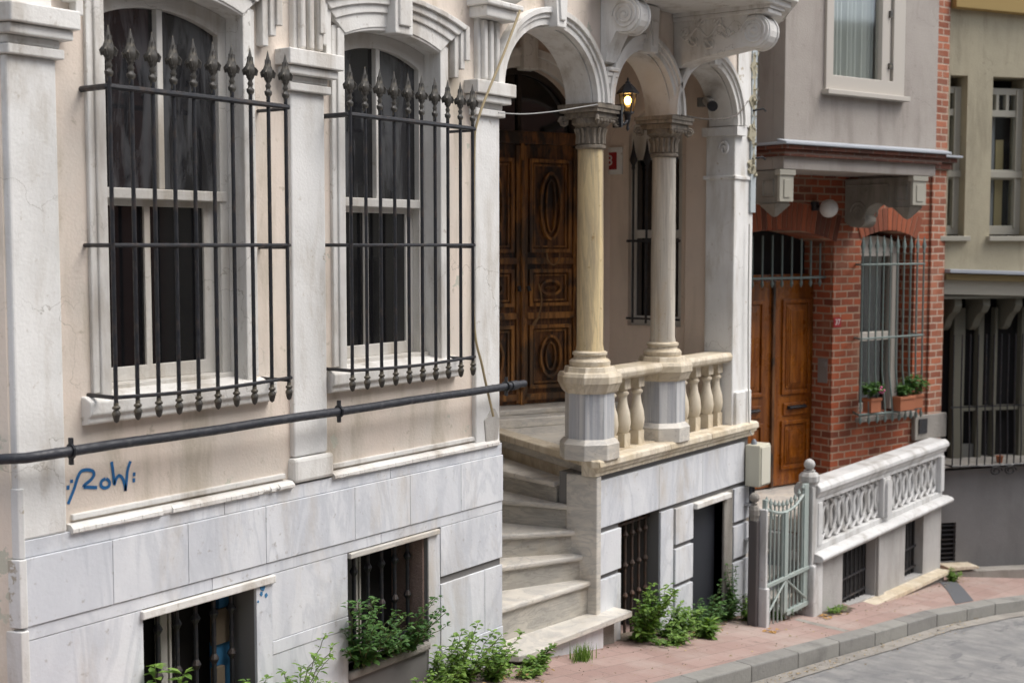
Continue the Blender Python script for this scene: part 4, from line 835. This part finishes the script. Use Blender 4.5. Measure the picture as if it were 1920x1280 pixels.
part(ba, "frieze", MB().box(.02, tx1, .01, .20, -.835, -.79).box(.02, tx1, .02, .20, -1.33, -1.27), BALP, bevel=.006)
for a, b in ((.02, .13), (1.74, 1.96), (3.60, tx1)): part(ba, "post", MB().box(a, b, -.005, .20, -1.27, -.835), BALP, bevel=.012)
for x in (1.85,): part(ba, "post_moulding", MB().plate([(x-.07, -1.26)]+arc(x, .07, -.92, .07, 12)+[(x+.07, -1.26)], [], -.035, -.005), BALP, bevel=.01)
for a, b in ((.13, 1.74), (1.96, 3.60)):
    pn = part(ba, "loop_panel", MB().box(a, b, .085, .16, -1.27, -.835), BALP)
    n = 8; d = (b-a)/n; mb = MB()
    for k in range(-1, n+1):
        for s in (-1, 1):
            P = []
            for i in range(17):
                t = i/16; x = a+(k+.5)*d+s*d*.86*math.sin(math.pi*t)**.8; P.append((min(b-.01, max(a+.01, x)), .07-.002*s, -1.265+.425*t))
            mb.tube(P, .0165, 6)
    for k in range(n+1):
        x = a+k*d
        if a < x < b: mb.lathe(x, .06, [(.01, -.86), (.035, -.845), (.035, -.835)], 6)
    part(pn, "loops", mb, BALP, smooth=True)
ORN = [(.10, -.62)]
def gatepost(x0, x1, y0, y1, z0, z1, lab, ball=True, mat=BALP):
    t = thing("gate_post", lab, "gate post", BL, ((x0+x1)/2, (y0+y1)/2, z0), "posts of the green gate")
    xm, ym, h = (x0+x1)/2, (y0+y1)/2, (x1-x0)/2
    part(t, "shaft", MB().box(x0, x1, y0, y1, z0, z1), mat, bevel=.012)
    part(t, "ball_finial", MB().lathe(xm, ym, [(h*1.25, z1), (h*1.25, z1+.02), (h*1.55, z1+.05), (h*1.55, z1+.10), (h*1.2, z1+.13), (h*.85, z1+.14), (h*.9, z1+.155)], 8, oct_=True).sphere((xm, ym, z1+.21), h*.85 if x1-x0 > .1 else h*1.45, 12), mat if x1-x0 > .1 else CONC)
gatepost(-.115, .015, .0, .14, -2.2, -.66, "white square gate post with ball top at the balustrade corner")
part(THINGS[-1], "foot_block", MB().box(-.13, .10, -.03, .16, -2.2, -1.43), BALP, bevel=.02)
gatepost(-1.205, -1.14, .06, .15, -2.1, -.82, "narrow brown grey gate post with a worn stone ball beside the black downpipe", mat=M("brown_grey_paint", (.085, .075, .075), .6))
part(THINGS[-1], "white_strip", MB().box(-1.135, -1.095, .0, .10, -2.1, -.72), BALP, bevel=.008)
part(THINGS[-1], "foot_block", MB().box(-1.15, -1.085, -.02, .12, -2.1, -1.45), BALP, bevel=.01)
gt = thing("garden_gate", "pale green iron gate with scalloped top in front of marble steps", "gate", BL, (-.62, .05, -1.8))
gx0, gx1, gb = -1.085, -.135, -1.80
def gtop(x): t = (x-gx0)/(gx1-gx0); return -.66-.115*math.sin(math.pi*min(1, t*1.02))**.9 + .04*max(0, t-.7)/.3
part(gt, "stile", MB().box(gx0, gx0+.035, .03, .07, gb+.05, -.64), GATEG, bevel=.003)
part(gt, "stile", MB().box(gx1-.10, gx1, .03, .07, gb, -.62), GATEG, bevel=.003)
part(gt, "stile", MB().box(-.675, -.60, .025, .075, gb+.01, -.82), GATEG, bevel=.003)
for z in (-1.465, ): part(gt, "rail", MB().box(gx0, gx1, .015, .045, z, z+.03), GATEG)
part(gt, "rail", MB().box(-.62, gx1, .02, .07, gb-.02, gb+.02), GATEG)
part(gt, "top_rail", MB().tube([(gx0+(gx1-gx0)*i/16, .05, gtop(gx0+(gx1-gx0)*i/16)-.05) for i in range(17)], .016, 6), GATEG)
for k in range(10):
    x = gx0+.05+k*.088
    b = part(gt, "bar", MB().tube([(x, .05, gb-.06), (x, .05, gtop(x))], .009, 6), GATEG)
    part(b, "spear_tip", MB().lathe(x, .05, [(.009, gtop(x)), (.022, gtop(x)+.025), (.002, gtop(x)+.07)], 7), GATEG)
part(gt, "brace", MB().tube([(gx0+.03, .03, gb+.06), (-.64, .03, -1.47)], .011, 6).tube([(gx1-.05, .03, gb+.06), (-.64, .03, -1.47)], .011, 6), GATEG)
part(gt, "scroll", MB().tube([(gx0+.12+.05*i/6, .045, -.70-.14*math.sin(i/6*1.57)) for i in range(7)], .014, 6), GATEG)
st = thing("garden_steps", "white marble steps rising behind the green gate", "steps", BL, (-.6, .5, -1.9))
n = 5
for k in range(n):
    z = -1.86+(k+1)*(FL2+1.86)/n; y = .15+k*.20
    s = part(st, "step", MB().box(-.56, .10, y-.02, 2.0 if k == n-1 else y+.22, z-.04, z), STEPM, bevel=.01)
    part(s, "riser", MB().box(-.555, .10, y, y+.05, z-.17, z-.041), MARB)

# ================================================================== HOUSE THREE (olive)
OLD_ = M("olive_board", (.13, .125, .095), .7)
h3 = thing("olive_house", "olive rendered house with white sash windows over a dark grilled ground floor", "house", OL, (2.5, .3, -2.4))
U = -.02
wins = [(-.40, .10), (.45, .97), (1.9, 2.45), (3.1, 3.65)]
hol = [[(max(a, -.14), 1.80), (b, 1.80), (b, 3.74), (max(a, -.14), 3.74)] for a, b in wins]
part(h3, "upper_wall", MB().plate([(-.165, 1.32), (6, 1.15), (6, TOP), (-.165, TOP)], hol, U, U+.40), OLIVE)
part(h3, "yellow_cornice", MB().plate([(-.16, 4.53), (6, 4.28), (6, 4.45), (-.16, 4.70)], [], U-.12, U), M("ochre_trim", (.36, .25, .09), .8), bevel=.008)
part(h3, "white_ledge", MB().plate([(-.16, 1.355), (6, 1.16), (6, 1.205), (-.16, 1.40)], [], U-.12, U), SHEET, bevel=.006)
part(h3, "ochre_band", MB().plate([(-.16, 1.27), (6, 1.08), (6, 1.155), (-.16, 1.345)], [], U-.05, U+.05), M("ochre_band", (.24, .18, .08), .8), bevel=.006)
part(h3, "soffit", MB().box(-.16, 6, U+.05, .5, 1.03, 1.07), OLD_)
part(h3, "soffit_beam", MB().plate([(-.16, 1.09), (6, .92), (6, 1.08), (-.16, 1.27)], [], U+.02, U+.40), OLT, bevel=.005)
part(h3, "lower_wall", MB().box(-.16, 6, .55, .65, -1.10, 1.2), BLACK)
part(h3, "grey_base", MB().plate([(-.17, -3.4), (6, -3.6), (6, -.98), (-.17, -1.10)], [[(-.12, -2.24), (.10, -2.24), (.10, -1.75), (-.12, -1.75)]], 0, .35), GREYW)
part(h3, "vent_opening", MB().box(-.13, .11, .05, .08, -2.3, -1.7), BLACK)
vg = thing("vent_grille", "small black slatted vent low in the dark grey wall", "vent", OL, (0, .02, -2.24))
for k in range(8): part(vg, "slat", MB().box(-.118, .098, .01, .03, -2.20+k*.058, -2.185+k*.058), IRON)
part(h3, "body", MB().box(-.3, 6, 8, 8.3, -3.5, TOP).box(5.8, 6, .4, 8, -3.5, TOP).box(-.3, -.1, .4, 8, -3.5, TOP), OLIVE)
part(h3, "roof", MB().box(-.1, 6.2, -.2, 8.4, TOP, TOP+.2), CONC)
for a, b in wins:
    w_ = part(h3, "window", MB().plate(rect(a-.0, b, 1.82, 3.62), [rect(a+.05, b-.10, 1.93, 2.50), rect(a+.05, b-.10, 2.62, 3.27), rect(a+.05, a+.14, 3.35, 3.54), rect(a+.18, a+.28, 3.35, 3.54), rect(a+.32, b-.10, 3.35, 3.54)], U+.13, U+.20).box(a, b, U+.10, U+.22, 2.52, 2.60).box(b-.10, b-.075, U+.11, U+.15, 1.9, 3.6), OLT, bevel=.004)
    part(w_, "pane", MB().box(a+.02, b-.05, U+.165, U+.17, 1.86, 3.58), GLASS)
    part(w_, "curtain", MB().box(a+.0, a+.22, U+.26, U+.27, 1.9, 3.6), M("blue_grey_curtain", (.30, .31, .32), .9))
    part(w_, "ochre_curtain", MB().box(a+.25, b-.16, U+.28, U+.29, 1.9, 3.0), M("ochre_curtain", (.50, .40, .20), .9))
    part(w_, "room_back", MB().box(a-.02, b+.02, U+.38, U+.395, 1.8, 3.74), BLACK)
    part(w_, "sill", MB().box(a-.04, b+.05, U-.07, U+.12, 1.74, 1.80), OLT, bevel=.006)
for a, b in ((.27, .43), (.62, .70), (-.0, .07), (.86, .9), (1.25, 1.4), (1.9, 2.05)):
    part(h3, "timber_mullion", MB().box(a, b, .40, .50, -1.04, .9), OLD_, bevel=.005)
part(h3, "ground_window_bar", MB().box(.435, .615, .42, .50, -.42, -.36).box(.71, 1.24, .42, .50, -.42, -.36), OLD_)
part(h3, "grey_panel", MB().box(.435, .615, .44, .50, -1.04, -.85), M("grey_board", (.12, .12, .11), .7))
for x in (.12, .52, .98, 1.6):
    mb = MB().xprism([(.5, 1.03), (.10, 1.03), (.09, .94), (.14, .86), (.22, .82), (.28, .75), (.33, .66), (.39, .62), (.5, .64)], x-.05, x+.05)
    part(h3, "carved_bracket", mb, OLD_, bevel=.008)
g3 = thing("window_grille", "black bowed iron bars along the dark ground floor of the olive house", "window grille", OL, (.8, -.05, -1.05))
for k in range(20):
    x = -.06+k*.105; b = .10+.06*math.sin(math.pi*min(1, max(0, (x+.1)/1.2)))
    part(g3, "bar", MB().tube([(x, -b, .60), (x, -b, -.2), (x, -b-.03, -.8), (x, -b-.02, -1.04)], .009, 6), IRON)
part(g3, "rail", MB().tube([(-.1, .0, -1.02)]+[(-.06+2.0*i/12, -.14-.05*math.sin(math.pi*min(1, i/7)), -1.02) for i in range(13)], .013, 6), IRON)
part(g3, "rail", MB().box(-.1, 2.0, -.13, -.11, -.30, -.285), IRON)
part(g3, "scroll_bracket", MB().tube([(.55+.09*math.cos(a)*(1-a/14), -.14, -1.10+.06*math.sin(a)*(1-a/14)) for a in [i*.4 for i in range(26)]], .010, 6).tube([(.75+.09*math.cos(a)*(1-a/14), -.14, -1.10+.06*math.sin(a)*(1-a/14)) for a in [i*.4 for i in range(26)]], .010, 6), IRON)
part(h3, "grille_sill", MB().box(-.16, 6, -.10, .55, -1.045, -1.02), CONC)
po = thing("flower_pot", "tiny terracotta pot behind the black bars of the olive house", "flower pot", OL, (.68, -.02, -1.05))
part(po, "pot", MB().lathe(.68, -.02, [(.03, -1.05), (.045, -.94), (.05, -.935)], 12), TERR, smooth=True)

# ================================================================== ground
def strip(pa, pb, za=0, zb=0, n=1):
    "sheet between two plan polylines that follows the street's slope"
    mb = MB(); k = len(pa)
    for j in range(n+1):
        t = j/n
        for (x0, y0), (x1, y1) in zip(pa, pb):
            x, y = x0+(x1-x0)*t, y0+(y1-y0)*t; mb.v.append((x, y, gz(x, y)+za+(zb-za)*t))
    for j in range(n):
        for i in range(k-1): mb.f.append((j*k+i, j*k+i+1, (j+1)*k+i+1, (j+1)*k+i))
    return mb
CN = [30, 8, 3, 2, 1, 2, 3, 8, 8]
def dens(p, m=8):
    o = []
    for a, b, m in zip(p, p[1:], CN): o += [(a[0]+(b[0]-a[0])*i/m, a[1]+(b[1]-a[1])*i/m) for i in range(m)]
    return o+[p[-1]]
kf = dens([(-30, -1.13), (4, -1.10), (11.2, -1.13), (13.6, -1.24), (14.9, -1.47), (15.8, -1.72), (17.4, -2.6), (19.5, -4.4), (26, -10), (32, -16)], 7)
kb = dens([(-30, -.96), (4, -.93), (11.25, -.96), (13.65, -1.07), (14.98, -1.30), (15.9, -1.56), (17.53, -2.45), (19.63, -4.26), (26.1, -9.85), (32.1, -15.85)], 7)
wb = dens([(-30, .4), (3.9, .4), (11.7, .4), (13.7, .4), (15.5, .3), (17.0, .2), (18.5, -1.0), (20.5, -2.8), (27, -8.4), (33, -14.4)], 7)
ob = [(x-(.0 if x < 14 else 6), y-9) for x, y in kf]
sm = []
for nm in ("pavement", "kerb", "road"):
    pass
PAVE = NG(M("red_paving", (.30, .17, .14), .85))
tb = PAVE.n.new("ShaderNodeTexBrick"); PAVE.L(PAVE.map((1, 1, 1), (0, 0, R(2))), tb.inputs["Vector"]); tb.inputs["Scale"].default_value = 1; tb.inputs["Brick Width"].default_value = .36; tb.inputs["Row Height"].default_value = .19; tb.inputs["Mortar Size"].default_value = .006; tb.inputs["Mortar Smooth"].default_value = .4
tb.inputs["Color1"].default_value = (.35, .245, .215, 1); tb.inputs["Color2"].default_value = (.29, .195, .17, 1); tb.inputs["Mortar"].default_value = (.25, .18, .155, 1)
c = PAVE.mix(PAVE.math('MULTIPLY', PAVE.ramp(PAVE.noise(1.3, 7, .65), .42, .7), .6), tb.outputs[0], (.42, .36, .32))
c = PAVE.mix(PAVE.math('MULTIPLY', PAVE.ramp(PAVE.noise(9, 7, .7), .55, .75), .6), c, (.14, .115, .10)); PAVE.color(c)
PAVE.bump(PAVE.math('ADD', PAVE.math('MULTIPLY', tb.outputs[1], -1), PAVE.noise(30, 5)), .5, .006); PAVE = PAVE.mt
KERB = NG(M("kerb_stone", (.25, .24, .215), .85)); isl = KERB.n.new("ShaderNodeNewGeometry").outputs["Random Per Island"]
c = KERB.mix(isl, (.255, .25, .23), (.205, .20, .188)); c = KERB.mix(KERB.math('MULTIPLY', KERB.ramp(KERB.noise(3, 7, .7), .45, .7), .7), c, (.13, .125, .12))
KERB.color(c); KERB.bump(KERB.noise(30, 5), .4, .01); KERB = KERB.mt
ROAD = NG(M("worn_stone_road", (.22, .215, .205), .8))
vo = ROAD.n.new("ShaderNodeTexVoronoi"); vo.inputs["Scale"].default_value = 7; ROAD.L(ROAD.map((1, .8, 1)), vo.inputs["Vector"])
c = ROAD.mix(ROAD.ramp(ROAD.noise(2.2, 8, .7), .35, .65), (.27, .265, .255), (.19, .19, .19)); c = ROAD.mix(ROAD.math('MULTIPLY', ROAD.ramp(vo.outputs[0], .3, .75), .35), c, (.14, .14, .145))
c = ROAD.mix(ROAD.ramp(ROAD.noise(1.5, 5, .6, .5, ROAD.map((.8, 2.6, 1), (0, 0, R(-6)))), .58, .64, 0, .6), c, (.11, .112, .12))
c = ROAD.mix(ROAD.math('MULTIPLY', ROAD.ramp(ROAD.noise(26, 6, .7), .5, .8), .5), c, (.10, .10, .10)); ROAD.color(c); ROAD.bump(ROAD.math('ADD', ROAD.noise(7, 8, .7), vo.outputs[0]), .6, .02); ROAD = ROAD.mt
struct("pavement", strip(kb, wb, .0, .0, 4), PAVE)
ks = MB()
for i in range(len(kf)-1):
    a, b = Vector(kf[i]), Vector(kf[i+1]); c0, d = Vector(kb[i]), Vector(kb[i+1]); L_ = (b-a).length; m = max(1, round(L_/.95))
    m = 1
    for k in range(m):
        t0, t1 = (k+.0015)/m, (k+.9985)/m; q = [a.lerp(b, t0), a.lerp(b, t1), c0.lerp(d, t1), c0.lerp(d, t0)]
        zt = [gz(p.x, p.y)+.012 for p in q]; zb = [z-.30 for z in zt]; ks.vprism([tuple(p) for p in q], zb, zt)
struct("kerb", ks, KERB, bevel=.014)
struct("road", strip(ob, kf, -.13, -.13, 30), ROAD)
gut = strip([(x, y-.16) for x, y in kf], [(x, y-.01) for x, y in kf], -.122, -.118, 2); struct("gutter", gut, CONC)
gm = MB(); xs = [-250, -120, -60, -30, -20, -10, 0, 5, 10, 15, 20, 26, 34, 60, 120, 250]; ys = [-250, -60, -30, -20, -10, -5, 0, 5, 10, 20, 60, 250]
for y in ys:
    for x in xs: gm.v.append((x, y, gz(x, y)-.42))
for j in range(len(ys)-1):
    for i in range(len(xs)-1): k = j*len(xs)+i; gm.f.append((k, k+1, k+1+len(xs), k+len(xs)))
struct("ground", gm, M("ground_earth", (.18, .165, .14), .95))
sp_ = MB(); rr = random.Random(9)
for xa, xb in ((6.75, 8.0), (9.2, 11.4), (12.3, 13.1)):
    n = 26; fr_ = []; bk = []
    for i in range(n+1):
        x = xa+(xb-xa)*i/n; y0 = -.02 if xa < 12 else -.46; d_ = (.06+.10*rr.random())*min(1, 4*math.sin(math.pi*i/n)+.05)
        fr_.append((x, y0-d_)); bk.append((x, y0+.12))
    q = strip(fr_, bk, .006, .012, 1); sp_.add(q.v, q.f)
struct("soil_strip", sp_, plaster("gritty_soil", (.16, .125, .09), (.09, .07, .05), (.05, .04, .03), .7, None, bump=1.0))
gt_ = MB(); rr = random.Random(21)
for k in range(1500):
    x = rr.uniform(6.5, 16.5)
    if rr.random() < .5: y = -1.16-abs(rr.gauss(0, .10)); z = gz(x, y)-.115
    elif rr.random() < .5: y = rr.uniform(-.95, -.05); z = gz(x, y)+.003
    else: y = -.05-abs(rr.gauss(0, .10)) if x < 11.7 else -.5-abs(rr.gauss(0, .08)); z = gz(x, y)+.003
    if x > 13: y -= .15
    q = rr.uniform(.003, .011); p = Vector((x, y, z)); gt_.add([p+Vector((rr.uniform(-q, q)*1.6, rr.uniform(-q, q)*1.6, rr.uniform(0, q))) for _ in range(4)], [(0, 1, 2), (0, 2, 3), (0, 3, 1), (1, 3, 2)])
g_ = NG(M("grit", (.3, .2, .1), .9)); g_.color(g_.mix(g_.n.new("ShaderNodeNewGeometry").outputs["Random Per Island"], (.09, .075, .06), (.50, .38, .20))); struct("grit", gt_, g_.mt, 'stuff')
# concrete joint strip, dark ramp patch and low kerb in front of house three
struct("pavement_joint", strip([(11.75, -.96), (11.79, -.60), (11.83, -.42)], [(11.87, -.965), (11.91, -.60), (11.95, -.42)], .006, .006), CONC)
struct("pavement_patch", strip([(14.45, -1.17), (15.2, -.85), (15.7, -.60)], [(14.85, -1.25), (15.5, -.95), (16.0, -.70)], .005, .005), M("dark_slab", (.10, .105, .115), .7))
lk = thing("low_plinth", "low concrete edge at the foot of the dark grey wall", "plinth", OL, (1, -.3, -2.5))
part(lk, "edge", MB().plate([(-.25, -3.2), (5, -3.4), (5, -2.44), (-.25, -2.31)], [], -.22, -.003), CONC, bevel=.012)
part(lk, "cap_slab", MB().plate([(-.15, -2.30), (.28, -2.29), (.28, -2.26), (-.15, -2.25)], [], -.24, .01), YELM, bevel=.006)

# ================================================================== plants
def leaf(mb, p, d, up, L_, W):
    s = d.cross(up); s = s.normalized() if s.length > 1e-4 else Vector((1, 0, 0)); u = s.cross(d).normalized()
    q = [p, p+d*L_*.3+s*W*.42+u*W*.14, p+d*L_*.65+s*W*.40+u*W*.05-Vector((0, 0, L_*.05)), p+d*L_-Vector((0, 0, L_*.18)), p+d*L_*.65-s*W*.40+u*W*.05-Vector((0, 0, L_*.05)), p+d*L_*.3-s*W*.42+u*W*.14, p+d*L_*.5-u*W*.03-Vector((0, 0, L_*.03))]
    mb.add(q, [(0, 1, 6), (1, 2, 6), (2, 3, 6), (3, 4, 6), (4, 5, 6), (5, 0, 6)])
def weed(name, base, h, spread, stems, lab, seed, cat="weed", lf=(.05, .03), mat=LEAF, lean=(0, -.3), group="weeds along the foot of the walls", droop=0, per=9):
    rr = random.Random(seed); t = thing(name, lab, cat, H1, base, group); fm, sm_ = MB(), MB(); B = Vector(base); h *= .92; spread *= 1.3; stems = int(stems*1.7); lf = (lf[0]*1.3, lf[1]*1.35)
    for k in range(stems):
        a = rr.uniform(0, 6.283); r0 = spread*.35*rr.random(); p0 = B+Vector((r0*math.cos(a), r0*math.sin(a)*.5, 0))
        hh = h*rr.choice((.35, .5, .7, .8, 1.0, 1.15))*rr.uniform(.85, 1.1); ou = Vector((math.cos(a)*spread*rr.uniform(.3, 1)+lean[0]*hh, min(.02, math.sin(a)*spread*.5)+lean[1]*hh, 0))
        n = max(4, int(per*hh/h)+2); pts = []
        for i in range(n+1):
            u = i/n; pts.append(p0+ou*u**1.4+Vector((rr.uniform(-.01, .01), rr.uniform(-.01, .01), hh*(u-droop*u*u))))
        sm_.tube(pts, .004, 5, .002)
        for i in range(1, n+1):
            for j in range(3 if i < n else 5):
                an = rr.uniform(0, 6.283); el = rr.uniform(-.2, .7); d = Vector((math.cos(an)*math.cos(el), math.sin(an)*math.cos(el), math.sin(el)))
                sc_ = rr.uniform(.6, 1.15)*(1-.3*i/n); leaf(fm, pts[i]+d*.008, d, Vector((0, 0, 1)), lf[0]*sc_, lf[1]*sc_)
    part(t, "leaves", fm.mesh("leaves", fix=False), mat); t.children[0].data.materials.append(mat) if not t.children[0].data.materials else None
    part(t, "stems", sm_, STEM, smooth=True)
    if base[2] < -1.05:
        dm = MB()
        for k in range(10): an = rr.uniform(0, 6.283); leaf(dm, B+Vector((rr.gauss(0, spread*.6), -abs(rr.gauss(0, .07)), .02)), Vector((math.cos(an), math.sin(an), rr.uniform(-.1, .25))), Vector((0, 0, 1)), .04, .028)
        part(t, "dead_leaves", dm, DEADL)
    return t
def gp(x, y): return (x, y, gz(x, y)-.01)
weed("weed", (4.56, .02, -.95), .42, .14, 7, "large leaved weed at the left edge of the leftmost basement opening", 1, lf=(.10, .045))
weed("weed", (4.75, -.06, -.98), .28, .20, 9, "low bushy weed across the foot of the leftmost basement opening", 2, lf=(.05, .032))
weed("weed", (5.10, -.08, -.98), .26, .18, 8, "bright low weed at the right foot of the leftmost basement opening", 3, lf=(.05, .03))
weed("weed", (5.42, -.10, -1.02), .42, .17, 8, "upright leafy weed against the wall between the two left basement openings", 4, lf=(.055, .024))
weed("weed", (6.15, .0, -.93), .44, .22, 12, "tall dark weed growing at the left of the square basement opening", 5, mat=LEAF2, lf=(.05, .034))
weed("weed", (6.48, -.02, -.93), .34, .24, 12, "spreading dark weed in the middle of the square basement opening", 6, mat=LEAF2, lf=(.045, .03))
weed("weed", gp(6.95, -.15), .40, .22, 14, "large bright clump of weeds right of the square basement opening", 8, lf=(.055, .036))
weed("weed", gp(6.25, -.32), .16, .26, 9, "low yellow green creeping weed on the ground before the square opening", 9, lf=(.04, .026))
weed("weed", gp(7.36, -.14), .28, .12, 8, "leafy weed at the left corner of the bottom step", 10, lf=(.05, .034))
weed("weed", gp(7.66, -.26), .15, .11, 8, "low round weed in front of the bottom step's left end", 11, lf=(.05, .036))
weed("weed", gp(9.45, -.12), .46, .20, 15, "big leafy weed clump right of the bottom step", 13, lf=(.07, .045), lean=(-.15, -.35))
weed("weed", gp(9.85, -.14), .24, .22, 10, "spreading weed before the rusty basement bars", 14, lf=(.06, .04))
weed("weed", gp(10.5, -.12), .22, .2, 8, "dusty green weed left of the charcoal basement door", 15, mat=LEAF2, lf=(.05, .03))
weed("weed", gp(10.78, -.04), .38, .08, 3, "thin upright weed in front of the charcoal basement door", 16, mat=LEAF2, lf=(.04, .028))
weed("weed", gp(11.10, -.04), .22, .14, 7, "dark bushy weed at the right foot of the charcoal basement door", 17, mat=LEAF2, lf=(.05, .034))
weed("weed", gp(11.24, -.04), .45, .06, 5, "ivy like weed climbing the rough jamb by the charcoal door", 18, mat=LEAF2, lean=(0, 0), lf=(.045, .034))
weed("weed", gp(11.35, -.16), .22, .16, 9, "low weed under the meter box", 19, lf=(.05, .03))
weed("weed", gp(11.72, -.30), .10, .12, 6, "small pale weed at the foot of the brown pipe", 20, mat=LEAF2, lf=(.035, .024))
weed("weed", gp(10.15, -.32), .14, .08, 5, "drooping broad leaved weed on the pavement edge", 21, lf=(.11, .04))
weed("weed", gp(12.62, -.52), .08, .12, 8, "yellow green tuft at the foot of the balustrade wall", 22, lf=(.04, .02))
weed("weed", gp(15.95, -.66), .16, .10, 6, "tiny weed at the low concrete edge far right", 23, lf=(.05, .03))
weed("weed", gp(7.18, -.22), .20, .16, 8, "low weed between the bright clump and the bottom step", 31, lf=(.045, .03))
weed("weed", gp(7.50, -.32), .10, .13, 7, "flat creeping weed just left of the bottom step's front", 32, lf=(.04, .028))
weed("weed", gp(9.62, -.30), .12, .2, 9, "flat weed spreading onto the pavement below the rusty bars", 33, lf=(.045, .03))
weed("weed", gp(10.25, -.10), .30, .10, 5, "thin straggly weed against the marble pier between the basement openings", 34, mat=LEAF2, lf=(.05, .024))
weed("weed", gp(6.62, -.20), .30, .12, 6, "straggly weed under the right end of the square basement opening", 35, lf=(.05, .03))
gr_ = thing("grass_tuft", "bright grass tuft in front of the bottom step", "grass tuft", H1, gp(8.28, -.26)); gb_ = MB(); rr = random.Random(2)
for k in range(160):
    a = rr.uniform(0, 6.283); b = Vector((8.28+rr.gauss(0, .05), -.26+rr.gauss(0, .03), gz(8.28)-.01)); h_ = rr.uniform(.06, .15); d = Vector((math.cos(a), math.sin(a), 0))*rr.uniform(.01, .06); s = Vector((-math.sin(a), math.cos(a), 0))*.003
    gb_.add([b-s, b+s, b+d*.4+s*.8+Vector((0, 0, h_*.6)), b+d*.4-s*.8+Vector((0, 0, h_*.6)), b+d+Vector((0, 0, h_))], [(0, 1, 2, 3), (3, 2, 4)])
part(gr_, "blades", gb_.mesh("blades", fix=False), LEAF)
# litter: fallen leaves
def dead(x, y, seed, lab):
    rr = random.Random(seed); mb = MB(); z = gz(x, y)+.012
    for k in range(5): a = rr.uniform(0, 6.28); leaf(mb, Vector((x+rr.uniform(-.05, .05), y+rr.uniform(-.04, .04), z)), Vector((math.cos(a), math.sin(a), .1)), Vector((0, 0, 1)), .07, .05)
    tag(solo("fallen_leaves", mb, M("dead_leaf_%d" % seed, (.36, .20, .06), .8), H1, (x, y, z), lab, "fallen leaves"))
dead(12.25, -.55, 1, "dry yellow leaves at the foot of the white gate post"); dead(11.0, -.55, 2, "small dry leaves on the red pavement near the weeds")
# geranium pots in the green grille
def pot_plant(s, y, z, w_, h_, lab, seed, flower=False, r=.10):
    t = thing("potted_plant", lab, "potted plant", H2, (s, y, z), "plants in the green grille")
    part(t, "pot", MB().vprism([(s-w_/2, y-.06), (s+w_/2, y-.06), (s+w_/2, y+.06), (s-w_/2, y+.06)], z, z+.16).vprism([(s-w_/2-.01, y-.07), (s+w_/2+.01, y-.07), (s+w_/2+.01, y+.07), (s-w_/2-.01, y+.07)], z+.13, z+.165), TERR, bevel=.006)
    rr = random.Random(seed); mb = MB()
    for k in range(230):
        v = Vector((rr.gauss(0, 1), rr.gauss(0, .7), rr.gauss(0, .8))).normalized()*rr.random()**.5; p = Vector((s+v.x*r*1.5, y+v.y*r, z+.18+h_*.5+v.z*h_*.55)); a = rr.uniform(0, 6.28)
        leaf(mb, p, Vector((math.cos(a), math.sin(a), rr.uniform(-.3, .5))).normalized(), Vector((0, 0, 1)), .06, .055)
    part(t, "leaves", mb.mesh("leaves", fix=False), LEAF2)
    if flower:
        f = MB()
        for k in range(7): f.sphere((s+.05+rr.uniform(-.03, .03), y-.10+rr.uniform(-.02, .02), z+.26+rr.uniform(-.03, .03)), .016, 6)
        part(t, "flowers", f, M("pink_petals", (.55, .12, .25), .6), smooth=True)
pot_plant(-1.72, -.20, -.22, .18, .17, "potted plant with a pink flower at the left of the green grille", 1, True)
pot_plant(-1.28, -.30, -.22, .26, .10, "long terracotta box in the middle of the green grille", 3, False, .05)
pot_plant(-1.00, -.24, -.22, .18, .20, "bushy green potted plant at the right of the green grille", 2, False, .13)
# ================================================================== unseen houses behind the camera, added to narrow the sky and reflect in panes
for i, (x0, x1, h_, col, nm) in enumerate(((-14, -3.5, 8.5, (.36, .30, .22), "ochre"), (-3.3, 5.2, 7.6, (.42, .40, .37), "pale grey"), (5.4, 13.0, 8.6, (.30, .17, .13), "dull red"), (13.2, 22, 8.0, (.38, .36, .30), "cream grey"))):
    f_ = Fr(x0, -9.6-(0 if x0 < 12 else 2.5), 0); L_ = x1-x0; zb = gz(x1)-1.0; zt = gz(x0)+h_
    oh = thing("facing_house", "%s rendered house added unseen across the street, behind the viewer" % nm, "house", f_, (L_/2, -4, zb), "houses across the street")
    n = int(L_/2.1); hs_ = []
    for k in range(n):
        xa = .7+k*(L_-1.4)/n+.3
        for zz in (zt-3.1, zt-6.2): hs_.append((xa, xa+.9, zz, zz+1.7))
    part(oh, "wall", MB().plate(rect(0, L_, zb, zt), [rect(*q) for q in hs_], -.3, 0).box(0, L_, -8, -7.7, zb, zt).box(0, .2, -7.7, -.3, zb, zt).box(L_-.2, L_, -7.7, -.3, zb, zt), plaster("facing_render_%d" % i, col, tuple(c*.85 for c in col), tuple(c*.5 for c in col), .4))
    part(oh, "roof", MB().box(-.1, L_+.1, -8.1, .35, zt, zt+.18), CONC)
    for q in hs_:
        wd = part(oh, "window", MB().plate(rect(q[0]-.08, q[1]+.08, q[2]-.08, q[3]+.08), [rect(q[0]+.05, q[1]-.05, q[2]+.05, (q[2]+q[3])/2-.03), rect(q[0]+.05, q[1]-.05, (q[2]+q[3])/2+.03, q[3]-.05)], -.05, .03), OLT)
        part(wd, "pane", MB().box(q[0], q[1], -.14, -.12, q[2], q[3]), DGLASS)
for o in bpy.data.objects:
    if '_b' in o: del o['_b']
for o in COL.objects:
    if o.type == 'MESH' and not o.data.materials: o.data.materials.append(LEAF)
